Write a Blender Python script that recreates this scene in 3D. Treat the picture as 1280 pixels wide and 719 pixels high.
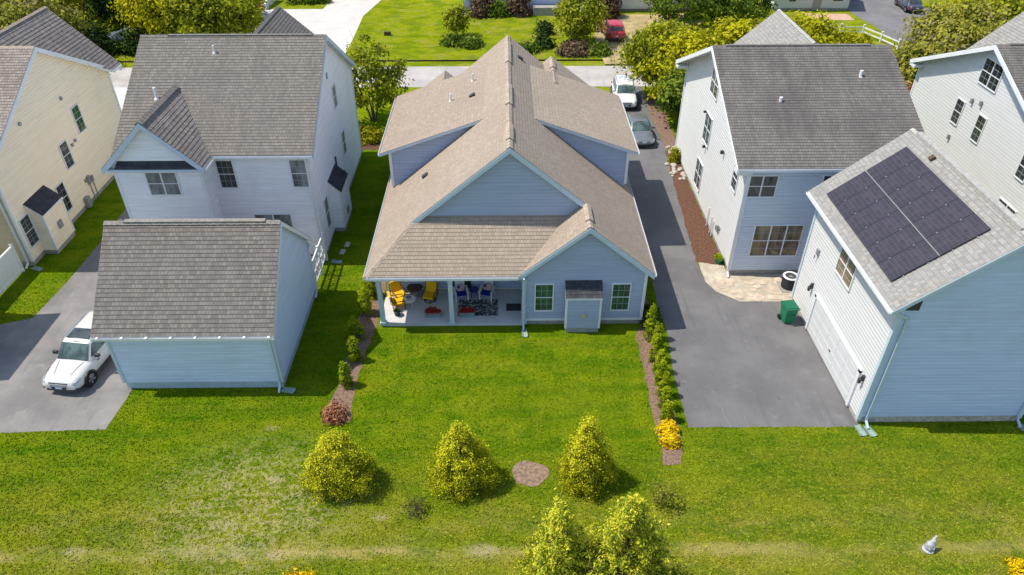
import bpy, bmesh, math, random
import numpy as np
from mathutils import Vector, Matrix
random.seed(7); rng = np.random.default_rng(11)
R = math.radians
scn = bpy.context.scene
for o in list(bpy.data.objects): bpy.data.objects.remove(o)
COL = scn.collection

# ------------------------------------------------------------------ camera
cam_d = bpy.data.cameras.new('camera'); cam = bpy.data.objects.new('camera', cam_d); COL.objects.link(cam)
cam_d.sensor_width = 36.0; cam_d.lens = 36.0*903/1280; cam_d.clip_start = .5; cam_d.clip_end = 5000
TILT = math.atan2(668, 903)
cam.location = (0, 0, 24.0); cam.rotation_euler = (math.pi/2-TILT, 0, -R(.62))
scn.camera = cam
# ------------------------------------------------------------------ light
SUN_V = Vector((-.57, .05, 1.0)).normalized()          # towards the sun
world = bpy.data.worlds.new('World'); scn.world = world; world.use_nodes = True
wn = world.node_tree; bg = wn.nodes['Background']
sky = wn.nodes.new('ShaderNodeTexSky'); sky.sky_type = 'NISHITA'; sky.sun_disc = False
sky.sun_elevation = math.asin(SUN_V.z); sky.sun_rotation = math.atan2(SUN_V.x, SUN_V.y)
sky.air_density = 1.0; sky.dust_density = .7; sky.ozone_density = 1.0
wn.links.new(sky.outputs[0], bg.inputs[0]); bg.inputs[1].default_value = .13
sun_d = bpy.data.lights.new('sun', 'SUN'); sun_d.energy = 3.25; sun_d.angle = R(.53); sun_d.color = (1, .935, .81)
sun = bpy.data.objects.new('sun', sun_d); COL.objects.link(sun)
sun.rotation_euler = SUN_V.to_track_quat('Z', 'Y').to_euler(); sun.location = SUN_V*80
scn.view_settings.view_transform = 'Standard'; scn.view_settings.look = 'None'
scn.view_settings.exposure = .60; scn.view_settings.gamma = 1

# ------------------------------------------------------------------ node helpers
class NT:
    def __init__(s, mat):
        s.t = mat.node_tree; s.n = s.t.nodes; s.l = s.t.links
    def put(s, sock, v):
        if isinstance(v, bpy.types.NodeSocket): s.l.new(v, sock)
        elif v is not None:
            if hasattr(sock, 'default_value'):
                if isinstance(v, (tuple, list)) and len(v) == 3 and sock.type == 'RGBA': v = (*v, 1)
                sock.default_value = v
    def math(s, op, a, b=None, c=None, clamp=False):
        m = s.n.new('ShaderNodeMath'); m.operation = op; m.use_clamp = clamp
        s.put(m.inputs[0], a); s.put(m.inputs[1], b)
        if c is not None: s.put(m.inputs[2], c)
        return m.outputs[0]
    def mix(s, f, a, b, mode='MIX'):
        m = s.n.new('ShaderNodeMix'); m.data_type = 'RGBA'; m.blend_type = mode
        s.put(m.inputs[0], f); s.put(m.inputs[6], a); s.put(m.inputs[7], b); return m.outputs[2]
    def noise(s, vec, scale, detail=3, rough=.5, out=0):
        m = s.n.new('ShaderNodeTexNoise'); s.put(m.inputs['Vector'], vec); m.inputs['Scale'].default_value = scale
        m.inputs['Detail'].default_value = detail; m.inputs['Roughness'].default_value = rough; return m.outputs[out]
    def step(s, v, a, b):
        m = s.n.new('ShaderNodeMapRange'); m.interpolation_type = 'SMOOTHSTEP'
        s.put(m.inputs[0], v); m.inputs[1].default_value = a; m.inputs[2].default_value = b; return m.outputs[0]
    def coord(s, k='Object'):
        return s.n.new('ShaderNodeTexCoord').outputs[k]
    def pos(s):
        return s.n.new('ShaderNodeNewGeometry').outputs['Position']
    def sep(s, v):
        m = s.n.new('ShaderNodeSeparateXYZ'); s.l.new(v, m.inputs[0]); return m.outputs
    def scale(s, v, sc):
        m = s.n.new('ShaderNodeVectorMath'); m.operation = 'MULTIPLY'; s.l.new(v, m.inputs[0]); m.inputs[1].default_value = sc; return m.outputs[0]
    def bump(s, h, strength, dist):
        m = s.n.new('ShaderNodeBump'); s.put(m.inputs['Height'], h); m.inputs['Strength'].default_value = strength
        m.inputs['Distance'].default_value = dist; return m.outputs[0]
MATS = {}
def newmat(name, rough=.8, spec=.3, metal=0):
    m = bpy.data.materials.new(name); m.use_nodes = True
    b = m.node_tree.nodes['Principled BSDF']; b.inputs['Roughness'].default_value = rough
    b.inputs['Specular IOR Level'].default_value = spec; b.inputs['Metallic'].default_value = metal
    MATS[name] = m; return m, NT(m), b
def plain(name, col, rough=.7, spec=.3, metal=0, var=.12, nscale=3.0, bump=0, fine=0, coat=0):
    m, t, b = newmat(name, rough, spec, metal)
    c = t.coord()
    n = t.noise(c, nscale, 4, .6)
    n2 = t.noise(c, nscale*14, 2, .5) if fine else None
    lo = tuple(x*(1-var) for x in col); hi = tuple(min(1, x*(1+var)) for x in col)
    f = t.step(n, .3, .7)
    out = t.mix(f, lo, hi)
    if fine:
        out = t.mix(t.math('MULTIPLY', t.step(n2, .35, .65), fine), out, tuple(x*.55 for x in col))
    t.put(b.inputs['Base Color'], out)
    if coat: b.inputs['Coat Weight'].default_value = coat; b.inputs['Coat Roughness'].default_value = .05
    if bump: t.put(b.inputs['Normal'], t.bump(t.noise(c, nscale*10, 3), .6, bump))
    return m
def shingle(name, c1, c2, mortar, stain=(.1, .09, .08), stain_amt=.25, row=.2, width=.16):
    m, t, b = newmat(name, .95, .15)
    uv = t.coord('UV'); br = t.n.new('ShaderNodeTexBrick'); t.l.new(uv, br.inputs['Vector'])
    br.inputs['Color1'].default_value = (*c1, 1); br.inputs['Color2'].default_value = (*c2, 1); br.inputs['Mortar'].default_value = (*mortar, 1)
    br.inputs['Scale'].default_value = 1; br.inputs['Mortar Size'].default_value = .012; br.inputs['Mortar Smooth'].default_value = .6
    br.inputs['Brick Width'].default_value = width; br.inputs['Row Height'].default_value = row; br.offset = .37; br.offset_frequency = 2
    br.inputs['Bias'].default_value = 0
    w = t.noise(uv, 6.0, 2, .7); big = t.noise(uv, .28, 4, .65); gr = t.noise(uv, 60, 2, .6)
    o = t.mix(t.math('MULTIPLY', t.step(w, .40, .66), .45), br.outputs[0], tuple(a*.74 for a in c1))
    streak = t.noise(t.scale(uv, (1.6, .18, 1)), 1.0, 3, .6)
    o = t.mix(t.math('MULTIPLY', t.step(t.math('ADD', t.math('MULTIPLY', big, .6), t.math('MULTIPLY', streak, .4)), .42, .62), stain_amt), o, stain)
    o = t.mix(t.math('MULTIPLY', t.step(gr, .4, .75), .25), o, tuple(x*1.6 for x in c1))
    t.put(b.inputs['Base Color'], o)
    t.put(b.inputs['Normal'], t.bump(t.math('ADD', br.outputs[1], gr), .5, .006))
    return m
def siding(name, col, var=.06, rough=.55, streak=.12, dirt=(.3, .28, .24)):
    m, t, b = newmat(name, rough, .35)
    uv = t.coord('UV'); u = t.scale(uv, (.35, 6.0, 1)); a = t.noise(u, 1.0, 3, .6)
    big = t.noise(t.scale(uv, (.5, .25, 1)), 1.0, 4, .6)
    o = t.mix(t.step(a, .3, .7), tuple(x*(1-var) for x in col), tuple(min(1, x*(1+var)) for x in col))
    o = t.mix(t.math('MULTIPLY', t.step(big, .5, .75), streak), o, dirt)
    t.put(b.inputs['Base Color'], o); return m
def leaf(name, cols, trans=.25, nscale=1.2, rough=.6):
    m, t, b = newmat(name, rough, .06)
    g = t.n.new('ShaderNodeNewGeometry'); r = g.outputs['Random Per Island']
    n = t.noise(t.pos(), nscale, 3, .6)
    ramp = t.n.new('ShaderNodeValToRGB'); e = ramp.color_ramp.elements
    k = len(cols)
    e[0].position = .12; e[0].color = (*cols[0], 1); e[1].position = .88; e[1].color = (*cols[-1], 1)
    for i in range(1, k-1):
        q = e.new(.12+.76*i/(k-1)); q.color = (*cols[i], 1)
    f = t.math('ADD', t.math('MULTIPLY', r, .55), t.math('MULTIPLY', t.step(n, .33, .67), .45))
    t.put(ramp.inputs[0], f); t.put(b.inputs['Base Color'], ramp.outputs[0])
    tr = t.n.new('ShaderNodeBsdfTranslucent'); t.put(tr.inputs['Color'], ramp.outputs[0])
    mx = t.n.new('ShaderNodeMixShader'); mx.inputs[0].default_value = trans
    t.l.new(b.outputs[0], mx.inputs[1]); t.l.new(tr.outputs[0], mx.inputs[2])
    out = [n_ for n_ in t.n if n_.type == 'OUTPUT_MATERIAL'][0]; t.l.new(mx.outputs[0], out.inputs[0])
    return m

def grass_nodes(name, lift=1.0, island=False):
    """one turf colour field for the ground sheet and for the tufts growing on it"""
    m, t, b = newmat(name, 1.0, .0)
    p = t.pos(); x, y, z = t.sep(p)
    fine = t.noise(p, 9.0, 3, .65); mid = t.noise(p, 1.6, 4, .6); big = t.noise(p, .32, 3, .55); vf = t.noise(p, 38, 2, .6)
    huge = t.noise(p, .11, 3, .5)
    lush = (.050*lift, .158*lift, .003*lift); lush2 = (.125*lift, .225*lift, .004*lift)
    ol = (.135*lift, .165*lift, .008*lift); yl = (.265*lift, .240*lift, .026*lift); far_ = (.255*lift, .325*lift, .006*lift)
    dry = (.58*lift, .44*lift, .19*lift); soil = (.40, .34, .27)
    a = t.mix(t.step(mid, .35, .65), lush, lush2)
    a = t.mix(t.math('MULTIPLY', t.step(fine, .45, .7), .5), a, (.215*lift, .27*lift, .004*lift))
    o = t.mix(t.step(t.math('ADD', t.math('MULTIPLY', mid, .5), t.math('MULTIPLY', big, .5)), .40, .60), ol, yl)
    o = t.mix(t.math('MULTIPLY', t.step(fine, .4, .7), .45), o, (.40*lift, .37*lift, .05*lift))
    # common land (near the bottom of the view) is drier than the gardens
    ww = t.math('ADD', y, t.math('MULTIPLY', t.math('SUBTRACT', big, .5), 7.0))
    base = t.mix(t.step(ww, 16.5, 22.0), o, a)
    a2 = t.step(t.noise(t.scale(p, (1, 1.4, 1)), .55, 3, .6), .42, .62)
    base = t.mix(t.math('MULTIPLY', a2, .55), base, (.20*lift, .27*lift, .004*lift))
    # mower stripes, in the kept garden lawn
    s1 = t.math('SINE', t.math('MULTIPLY', x, 5.4)); s2 = t.math('SINE', t.math('MULTIPLY', y, 4.4))
    inb = t.math('MULTIPLY', t.step(t.math('ABSOLUTE', x), 7.4, 6.6), t.step(y, 20.0, 21.5))
    base = t.mix(t.math('MULTIPLY', t.math('MULTIPLY', t.step(s1, -.4, .4), inb), .32), base, (.21*lift, .29*lift, .006*lift))
    base = t.mix(t.math('MULTIPLY', t.step(s2, -.3, .5), .10), base, (.20*lift, .23*lift, .03*lift))
    # yellow-green lawns over the road
    s3 = t.math('SINE', t.math('MULTIPLY', t.math('ADD', x, t.math('MULTIPLY', y, .08)), 2.4))
    fl = t.mix(t.math('MULTIPLY', t.step(s3, -.5, .5), .4), far_, (.34*lift, .36*lift, .010*lift))
    fl = t.mix(t.math('MULTIPLY', t.step(mid, .5, .68), .5), fl, (.42*lift, .36*lift, .06*lift))
    base = t.mix(t.step(y, 50, 60), base, fl)
    # worn dry track along the common, and thin patches beside it
    d = t.math('ABSOLUTE', t.math('SUBTRACT', t.math('ADD', y, t.math('MULTIPLY', mid, .35)), 16.02))
    tr = t.math('MULTIPLY', t.step(d, .42, .05), t.step(t.math('ADD', t.math('MULTIPLY', fine, .4), t.math('MULTIPLY', t.noise(t.scale(p, (.3, 1, 1)), .9, 3, .6), 1.0)), .56, .74))
    base = t.mix(t.math('MULTIPLY', tr, .85), base, dry)
    cx = t.math('SUBTRACT', x, -10.2); cy = t.math('SUBTRACT', y, 18.0)
    rr = t.math('SQRT', t.math('ADD', t.math('MULTIPLY', cx, cx), t.math('MULTIPLY', t.math('MULTIPLY', cy, cy), 1.6)))
    pt = t.math('MULTIPLY', t.step(rr, 6.0, 1.2), t.step(t.math('ADD', t.math('MULTIPLY', t.noise(p, 5.2, 3, .62), .8), t.math('MULTIPLY', mid, .35)), .55, .63))
    pt2 = t.math('MULTIPLY', t.step(y, 24, 18), t.step(t.math('ADD', t.math('MULTIPLY', mid, .8), t.math('MULTIPLY', fine, .3)), .72, .80))
    base = t.mix(t.math('MULTIPLY', pt2, .6), base, dry)
    for (px, py, pr) in ((-4.97, 17.39, .38), (-10.4, 22.1, .30), (-10.1, 15.95, .75), (-11.6, 15.95, .6), (-8.7, 15.75, .45), (-11.4, 19.0, .35), (-9.5, 19.3, .5), (-10.9, 17.1, .55), (-16.2, 16.0, .5), (-7.6, 17.2, .4), (-.9, 15.85, .7), (1.0, 15.9, .5)):
        ex = t.math('SUBTRACT', x, px); ey = t.math('MULTIPLY', t.math('SUBTRACT', y, py), 1.9)
        q = t.math('ADD', t.math('SQRT', t.math('ADD', t.math('MULTIPLY', ex, ex), t.math('MULTIPLY', ey, ey))), t.math('MULTIPLY', t.math('SUBTRACT', fine, .5), 1.6))
        base = t.mix(t.math('MULTIPLY', t.step(q, pr*1.15, pr*.2), .8), base, (.58, .46, .31))
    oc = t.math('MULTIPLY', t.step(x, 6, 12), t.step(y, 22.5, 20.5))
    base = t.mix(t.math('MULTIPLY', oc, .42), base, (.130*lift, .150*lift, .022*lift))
    straw = t.math('MULTIPLY', t.step(t.math('ABSOLUTE', t.math('SUBTRACT', y, 16.2)), 2.2, .4), t.step(t.noise(t.scale(p, (.5, 1.2, 1)), 1.0, 4, .6), .44, .62))
    base = t.mix(t.math('MULTIPLY', straw, .40), base, (.42*lift, .35*lift, .12*lift))
    fw_ = t.math('MULTIPLY', t.step(y, 60, 66), t.step(t.math('ADD', t.noise(t.scale(p, (.5, 1, 1)), .9, 4, .65), t.math('MULTIPLY', t.step(x, -10, 10), .06)), .50, .64))
    base = t.mix(t.math('MULTIPLY', fw_, .5), base, (.44*lift, .36*lift, .11*lift))
    # blade-scale mottling
    l1 = t.noise(t.scale(p, (.45, .75, 1)), 1.0, 3, .55); l2 = t.noise(t.scale(p, (.16, 1.9, 1)), 1.0, 3, .6)
    base = t.mix(t.math('MULTIPLY', t.step(l1, .44, .60), .55), base, (.055*lift, .150*lift, .002*lift))
    base = t.mix(t.math('MULTIPLY', t.step(l1, .50, .36), .32), base, (.25*lift, .27*lift, .010*lift))
    base = t.mix(t.math('MULTIPLY', t.step(l2, .46, .58), .30), base, (.22*lift, .26*lift, .014*lift))
    st = t.noise(t.scale(p, (.9, 3.2, 1)), 1.0, 4, .65); sp = t.noise(t.scale(p, (1, 1.25, 1)), 5.2, 3, .7)
    base = t.mix(t.math('MULTIPLY', t.step(st, .44, .58), .22), base, (.24*lift, .29*lift, .006*lift))
    base = t.mix(t.math('MULTIPLY', t.step(sp, .50, .66), t.math('ADD', .20, t.math('MULTIPLY', t.step(y, 23, 17), .35))), base, (.42*lift, .41*lift, .05*lift))
    base = t.mix(t.math('MULTIPLY', t.step(t.noise(p, 2.6, 4, .7), .52, .66), .28), base, (.06*lift, .13*lift, .003*lift))
    base = t.mix(t.math('MULTIPLY', t.step(vf, .38, .7), .32), base, t.mix(.5, base, (.03, .06, .004)), 'MIX')
    base = t.mix(t.math('MULTIPLY', pt, .42), base, (.60*lift, .50*lift, .27*lift))
    if island:
        g = t.n.new('ShaderNodeNewGeometry'); r = g.outputs['Random Per Island']
        base = t.mix(t.math('MULTIPLY', r, .22), base, (.34*lift, .38*lift, .02*lift))
    t.put(b.inputs['Base Color'], base)
    if not island:
        t.put(b.inputs['Normal'], t.bump(t.math('ADD', vf, fine), 1.0, .06))
    return m

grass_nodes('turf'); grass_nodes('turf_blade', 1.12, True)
def asphalt(name, c, light, crack=.0):
    m, t, b = newmat(name, .85, .25)
    p = t.pos(); n = t.noise(p, .35, 4, .6); n2 = t.noise(p, 1.7, 3, .6); g = t.noise(p, 45, 2, .7)
    o = t.mix(t.step(n, .35, .68), c, light)
    o = t.mix(t.math('MULTIPLY', t.step(n2, .58, .75), .35), o, tuple(min(1, x*1.35) for x in light))
    o = t.mix(t.math('MULTIPLY', t.step(g, .45, .75), .35), o, tuple(x*.6 for x in c))
    ty = t.noise(t.scale(p, (2.6, .16, 1)), 1.0, 3, .6); sp_ = t.noise(p, 2.9, 2, .5)
    o = t.mix(t.math('MULTIPLY', t.step(ty, .55, .68), .28), o, tuple(x*.72 for x in c))
    o = t.mix(t.math('MULTIPLY', t.step(sp_, .68, .74), .45), o, tuple(x*.55 for x in c))
    if crack:
        w = t.n.new('ShaderNodeTexVoronoi'); w.feature = 'DISTANCE_TO_EDGE'; w.inputs['Scale'].default_value = .23
        dv = t.n.new('ShaderNodeVectorMath'); dv.operation = 'ADD'; t.l.new(p, dv.inputs[0]); t.l.new(t.noise(p, 1.1, 3, .6, 1), dv.inputs[1]); t.l.new(dv.outputs[0], w.inputs['Vector'])
        o = t.mix(t.math('MULTIPLY', t.step(w.outputs['Distance'], .012, .004), crack), o, tuple(min(1, x*1.7) for x in light))
    t.put(b.inputs['Base Color'], o); t.put(b.inputs['Normal'], t.bump(g, .4, .01)); return m
asphalt('drive_asphalt', (.135, .132, .136), (.182, .178, .179), 0)
asphalt('drive_asphalt_left', (.18, .172, .168), (.28, .262, .25), 0)
asphalt('street_asphalt', (.40, .37, .345), (.52, .485, .45))
asphalt('far_asphalt', (.17, .165, .17), (.23, .22, .22))
plain('pale_concrete', (.60, .565, .53), .85, var=.06, nscale=.8, fine=.1)
plain('porch_concrete', (.60, .585, .58), .8, var=.08, nscale=.9, fine=.15)
plain('mulch', (.165, .085, .058), .95, .1, var=.45, nscale=9, fine=.6, bump=.03)
plain('brown_mulch', (.27, .175, .13), .95, .1, var=.4, nscale=9, fine=.6, bump=.03)
plain('dry_mulch', (.30, .205, .145), .95, .1, var=.4, nscale=7, fine=.5, bump=.03)
plain('bare_soil', (.27, .20, .13), .95, .1, var=.3, nscale=6, fine=.4, bump=.03)
plain('soil_bank', (.06, .045, .03), .95, .1, var=.3, nscale=2)
plain('sand', (.50, .44, .35), .95, .1, var=.22, nscale=1.6, fine=.35, bump=.02)
plain('paver', (.56, .46, .35), .9, .15, var=.25, nscale=1.1, fine=.2)
plain('brick_red', (.35, .14, .08), .9, .1, var=.25, nscale=4)
plain('drive_sand', (.42, .33, .17), .95, .05, var=.3, nscale=.7, fine=.25)
plain('salmon_paver', (.55, .36, .26), .9, .1, var=.15, nscale=4)
plain('asphalt_mark', (.205, .20, .20), .85, .2, var=.2, nscale=1.5)
plain('foundation', (.36, .34, .31), .9, .1, var=.15, nscale=2.5, fine=.2)
plain('plinth_blue', (.40, .50, .55), .9, .1, var=.1, nscale=2.5, fine=.15)
plain('stone', (.48, .43, .36), .9, .15, var=.25, nscale=5, bump=.01)
plain('trim_white', (.76, .77, .78), .45, .4, var=.04, nscale=2)
plain('trim_shaded', (.52, .62, .70), .5, .4, var=.04, nscale=2)  # white trim with its bluish shade put into the colour
plain('vinyl', (.78, .78, .77), .4, .4, var=.03)
plain('metal_grey', (.32, .33, .34), .5, .4, .3, var=.1)
plain('dark_grey', (.055, .055, .06), .6, .3, var=.15)
plain('black', (.018, .018, .02), .5, .4, var=.1)
plain('rubber', (.022, .022, .024), .85, .2, var=.2)
plain('alloy', (.42, .43, .45), .3, .5, .7, var=.05)
plain('muntin', (.42, .44, .44), .5, .4, var=.05)
plain('soffit', (.62, .63, .64), .6, .3, var=.05)
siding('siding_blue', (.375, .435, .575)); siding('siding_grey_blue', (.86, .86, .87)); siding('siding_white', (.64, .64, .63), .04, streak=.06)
siding('siding_cream', (.97, .81, .60), .05, streak=.08); siding('siding_cream_shaded', (.60, .50, .37)); siding('siding_garage_blue', (.585, .68, .825))  # tan copy of the cream siding has rear-wall shade put into its colour
siding('siding_rear_shaded', (.60, .66, .74)); siding('siding_garage_shaded', (.525, .62, .81))  # rear copies of the white siding with bluish shade put into the colour
shingle('shingle_tan', (.33, .268, .21), (.42, .345, .275), (.20, .16, .125), (.26, .21, .165), .35)
shingle('shingle_grey', (.185, .166, .146), (.265, .24, .212), (.10, .09, .085), (.13, .12, .11), .45)
shingle('shingle_brown', (.25, .21, .185), (.40, .35, .31), (.075, .06, .055), (.12, .10, .09), .3)
shingle('shingle_weathered', (.16, .143, .127), (.255, .23, .205), (.105, .092, .083), (.19, .17, .155), .25)
shingle('shingle_slate', (.165, .152, .14), (.225, .207, .19), (.065, .06, .058), (.075, .07, .07), .55)
shingle('shingle_pale', (.25, .24, .225), (.37, .355, .33), (.24, .235, .22), (.30, .29, .27), .3)
shingle('shingle_dark', (.05, .052, .06), (.085, .085, .095), (.03, .03, .035), (.04, .04, .045), .3)
plain('cap_tan', (.40, .325, .255), .95, .1, var=.2, nscale=5); plain('cap_grey', (.20, .185, .17), .95, .1, var=.2, nscale=5)
plain('cap_weathered', (.27, .245, .22), .95, .1, var=.2, nscale=5); plain('cap_pale', (.40, .385, .36), .95, .1, var=.15, nscale=5)
def glass(name, col, rough=.06, var=.45):
    m, t, b = newmat(name, rough, .6); c = t.pos(); n = t.noise(t.scale(c, (1.7, 1.7, .8)), 1.0, 3, .6)
    t.put(b.inputs['Base Color'], t.mix(t.step(n, .35, .65), tuple(x*(1-var) for x in col), tuple(x*(1+var) for x in col)))
    t.put(b.inputs['Normal'], t.bump(t.noise(c, 1.3, 2), .15, .02)); return m
glass('pane_dark', (.035, .04, .042)); glass('pane_blind', (.17, .19, .185), .15); glass('pane_green', (.03, .085, .055)); glass('pane_tan', (.17, .125, .07), .12, .5)
glass('car_glass', (.05, .06, .06), .04); glass('car_glass_reflect', (.075, .115, .105), .05)  # second glass has teal windscreen reflections put into its colour
exec('''
m, t, b = newmat('solar_cell', .42, .3); g_ = t.coord('Generated'); br = t.n.new('ShaderNodeTexBrick'); t.l.new(g_, br.inputs['Vector']); br.offset = 0
br.inputs['Color1'].default_value = (.036, .031, .044, 1); br.inputs['Color2'].default_value = (.052, .046, .062, 1); br.inputs['Mortar'].default_value = (.12, .115, .13, 1)
br.inputs['Scale'].default_value = 1; br.inputs['Brick Width'].default_value = 1/10; br.inputs['Row Height'].default_value = 1/6; br.inputs['Mortar Size'].default_value = .0022
t.put(b.inputs['Base Color'], br.outputs[0])
'''); plain('solar_frame', (.06, .058, .07), .4, .4, .3)
plain('paint_pearl', (.60, .59, .56), .28, .5, coat=.7, var=.02); plain('paint_white', (.80, .80, .80), .25, .5, coat=.7, var=.02)
plain('paint_grey', (.20, .215, .225), .3, .5, .3, coat=.7, var=.03); plain('paint_red', (.52, .035, .045), .3, .5, coat=.6, var=.04)
plain('paint_navy', (.055, .06, .10), .3, .5, coat=.6, var=.04); plain('paint_blue_grey', (.16, .20, .26), .35, .5, coat=.4)
plain('lamp_clear', (.26, .28, .30), .12, .5, coat=.8); plain('lamp_red', (.40, .02, .02), .2, .5, coat=.5)
plain('bin_green', (.010, .20, .085), .45, .4, var=.1); plain('bin_green_dark', (.012, .13, .07), .5, .4)
plain('cushion_yellow', (.80, .44, .015), .85, .1, var=.1, nscale=6); plain('cushion_blue', (.015, .035, .26), .85, .1, var=.12, nscale=6)
plain('wicker_brown', (.10, .065, .045), .8, .2, var=.3, nscale=20); plain('planter_grey', (.22, .27, .28), .7, .2)
plain('table_blue', (.02, .045, .22), .4, .4); plain('plate', (.55, .68, .82), .5, .3, var=.1, nscale=40)
plain('bark', (.13, .10, .08), .95, .1, var=.3, nscale=8, bump=.02); plain('pale_green_plastic', (.27, .36, .32), .7, .2)
plain('statue_stone', (.44, .44, .47), .85, .2, var=.2, nscale=14, bump=.01); plain('door_dark', (.045, .04, .045), .5, .3)
plain('garage_door', (.66, .66, .655), .5, .35, var=.02)
leaf('leaf_gold', [(.10, .10, .010), (.30, .32, .012), (.60, .58, .015), (.80, .73, .04)], .16, 2.6)
leaf('leaf_conifer', [(.09, .12, .02), (.30, .36, .025), (.60, .60, .035), (.80, .66, .06)], .16, 2.4)
leaf('leaf_arb', [(.10, .15, .006), (.28, .36, .010), (.52, .56, .02)], .35, 3)
leaf('leaf_yellow', [(.55, .38, .005), (.85, .62, .01), (.95, .72, .02)], .3, 4)
leaf('leaf_dark', [(.018, .035, .010), (.045, .08, .018), (.09, .15, .03)], .2, 1.0)
leaf('leaf_green', [(.05, .09, .012), (.14, .21, .02), (.28, .34, .04)], .3, .6)
leaf('leaf_light', [(.10, .13, .012), (.30, .33, .018), (.50, .50, .03)], .35, .45)
leaf('leaf_lime', [(.16, .18, .01), (.44, .43, .012), (.66, .60, .02)], .35, .45)
leaf('leaf_olive', [(.09, .10, .02), (.24, .25, .03), (.42, .40, .05), (.30, .24, .14)], .3, .5)
leaf('leaf_red', [(.16, .06, .04), (.42, .15, .09), (.55, .28, .16), (.34, .24, .05)], .2, 3)
leaf('leaf_brown', [(.035, .028, .016), (.09, .065, .035), (.15, .12, .06), (.06, .07, .02)], .1, 2)
leaf('leaf_purple', [(.05, .035, .03), (.13, .08, .06), (.22, .13, .08), (.12, .14, .04)], .15, 2)
leaf('flower_red', [(.45, .01, .02), (.6, .02, .04), (.05, .1, .02)], .1, 5)

# ------------------------------------------------------------------ object helpers
def link(o, parent=None):
    COL.objects.link(o)
    if parent is not None:
        o.parent = parent
        if parent.type == 'EMPTY' and parent.get('_w'):
            o.matrix_parent_inverse = Matrix.Translation(-Vector(parent.location))
    return o
def thing(name, label, cat, loc, group=None, world_parts=True, rotz=0):
    o = bpy.data.objects.new(name, None); o.empty_display_size = .3; o.location = loc
    if rotz: o.rotation_euler = (0, 0, rotz)
    COL.objects.link(o); o['label'] = label; o['category'] = cat
    if group: o['group'] = group
    if world_parts: o['_w'] = 1
    return o
def tag(o, label, cat, group=None, kind=None):
    if label: o['label'] = label
    if cat: o['category'] = cat
    if group: o['group'] = group
    if kind: o['kind'] = kind
    return o
def struct(o, label=None):
    o['kind'] = 'structure'
    if label: o['label'] = label
    return o

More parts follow.
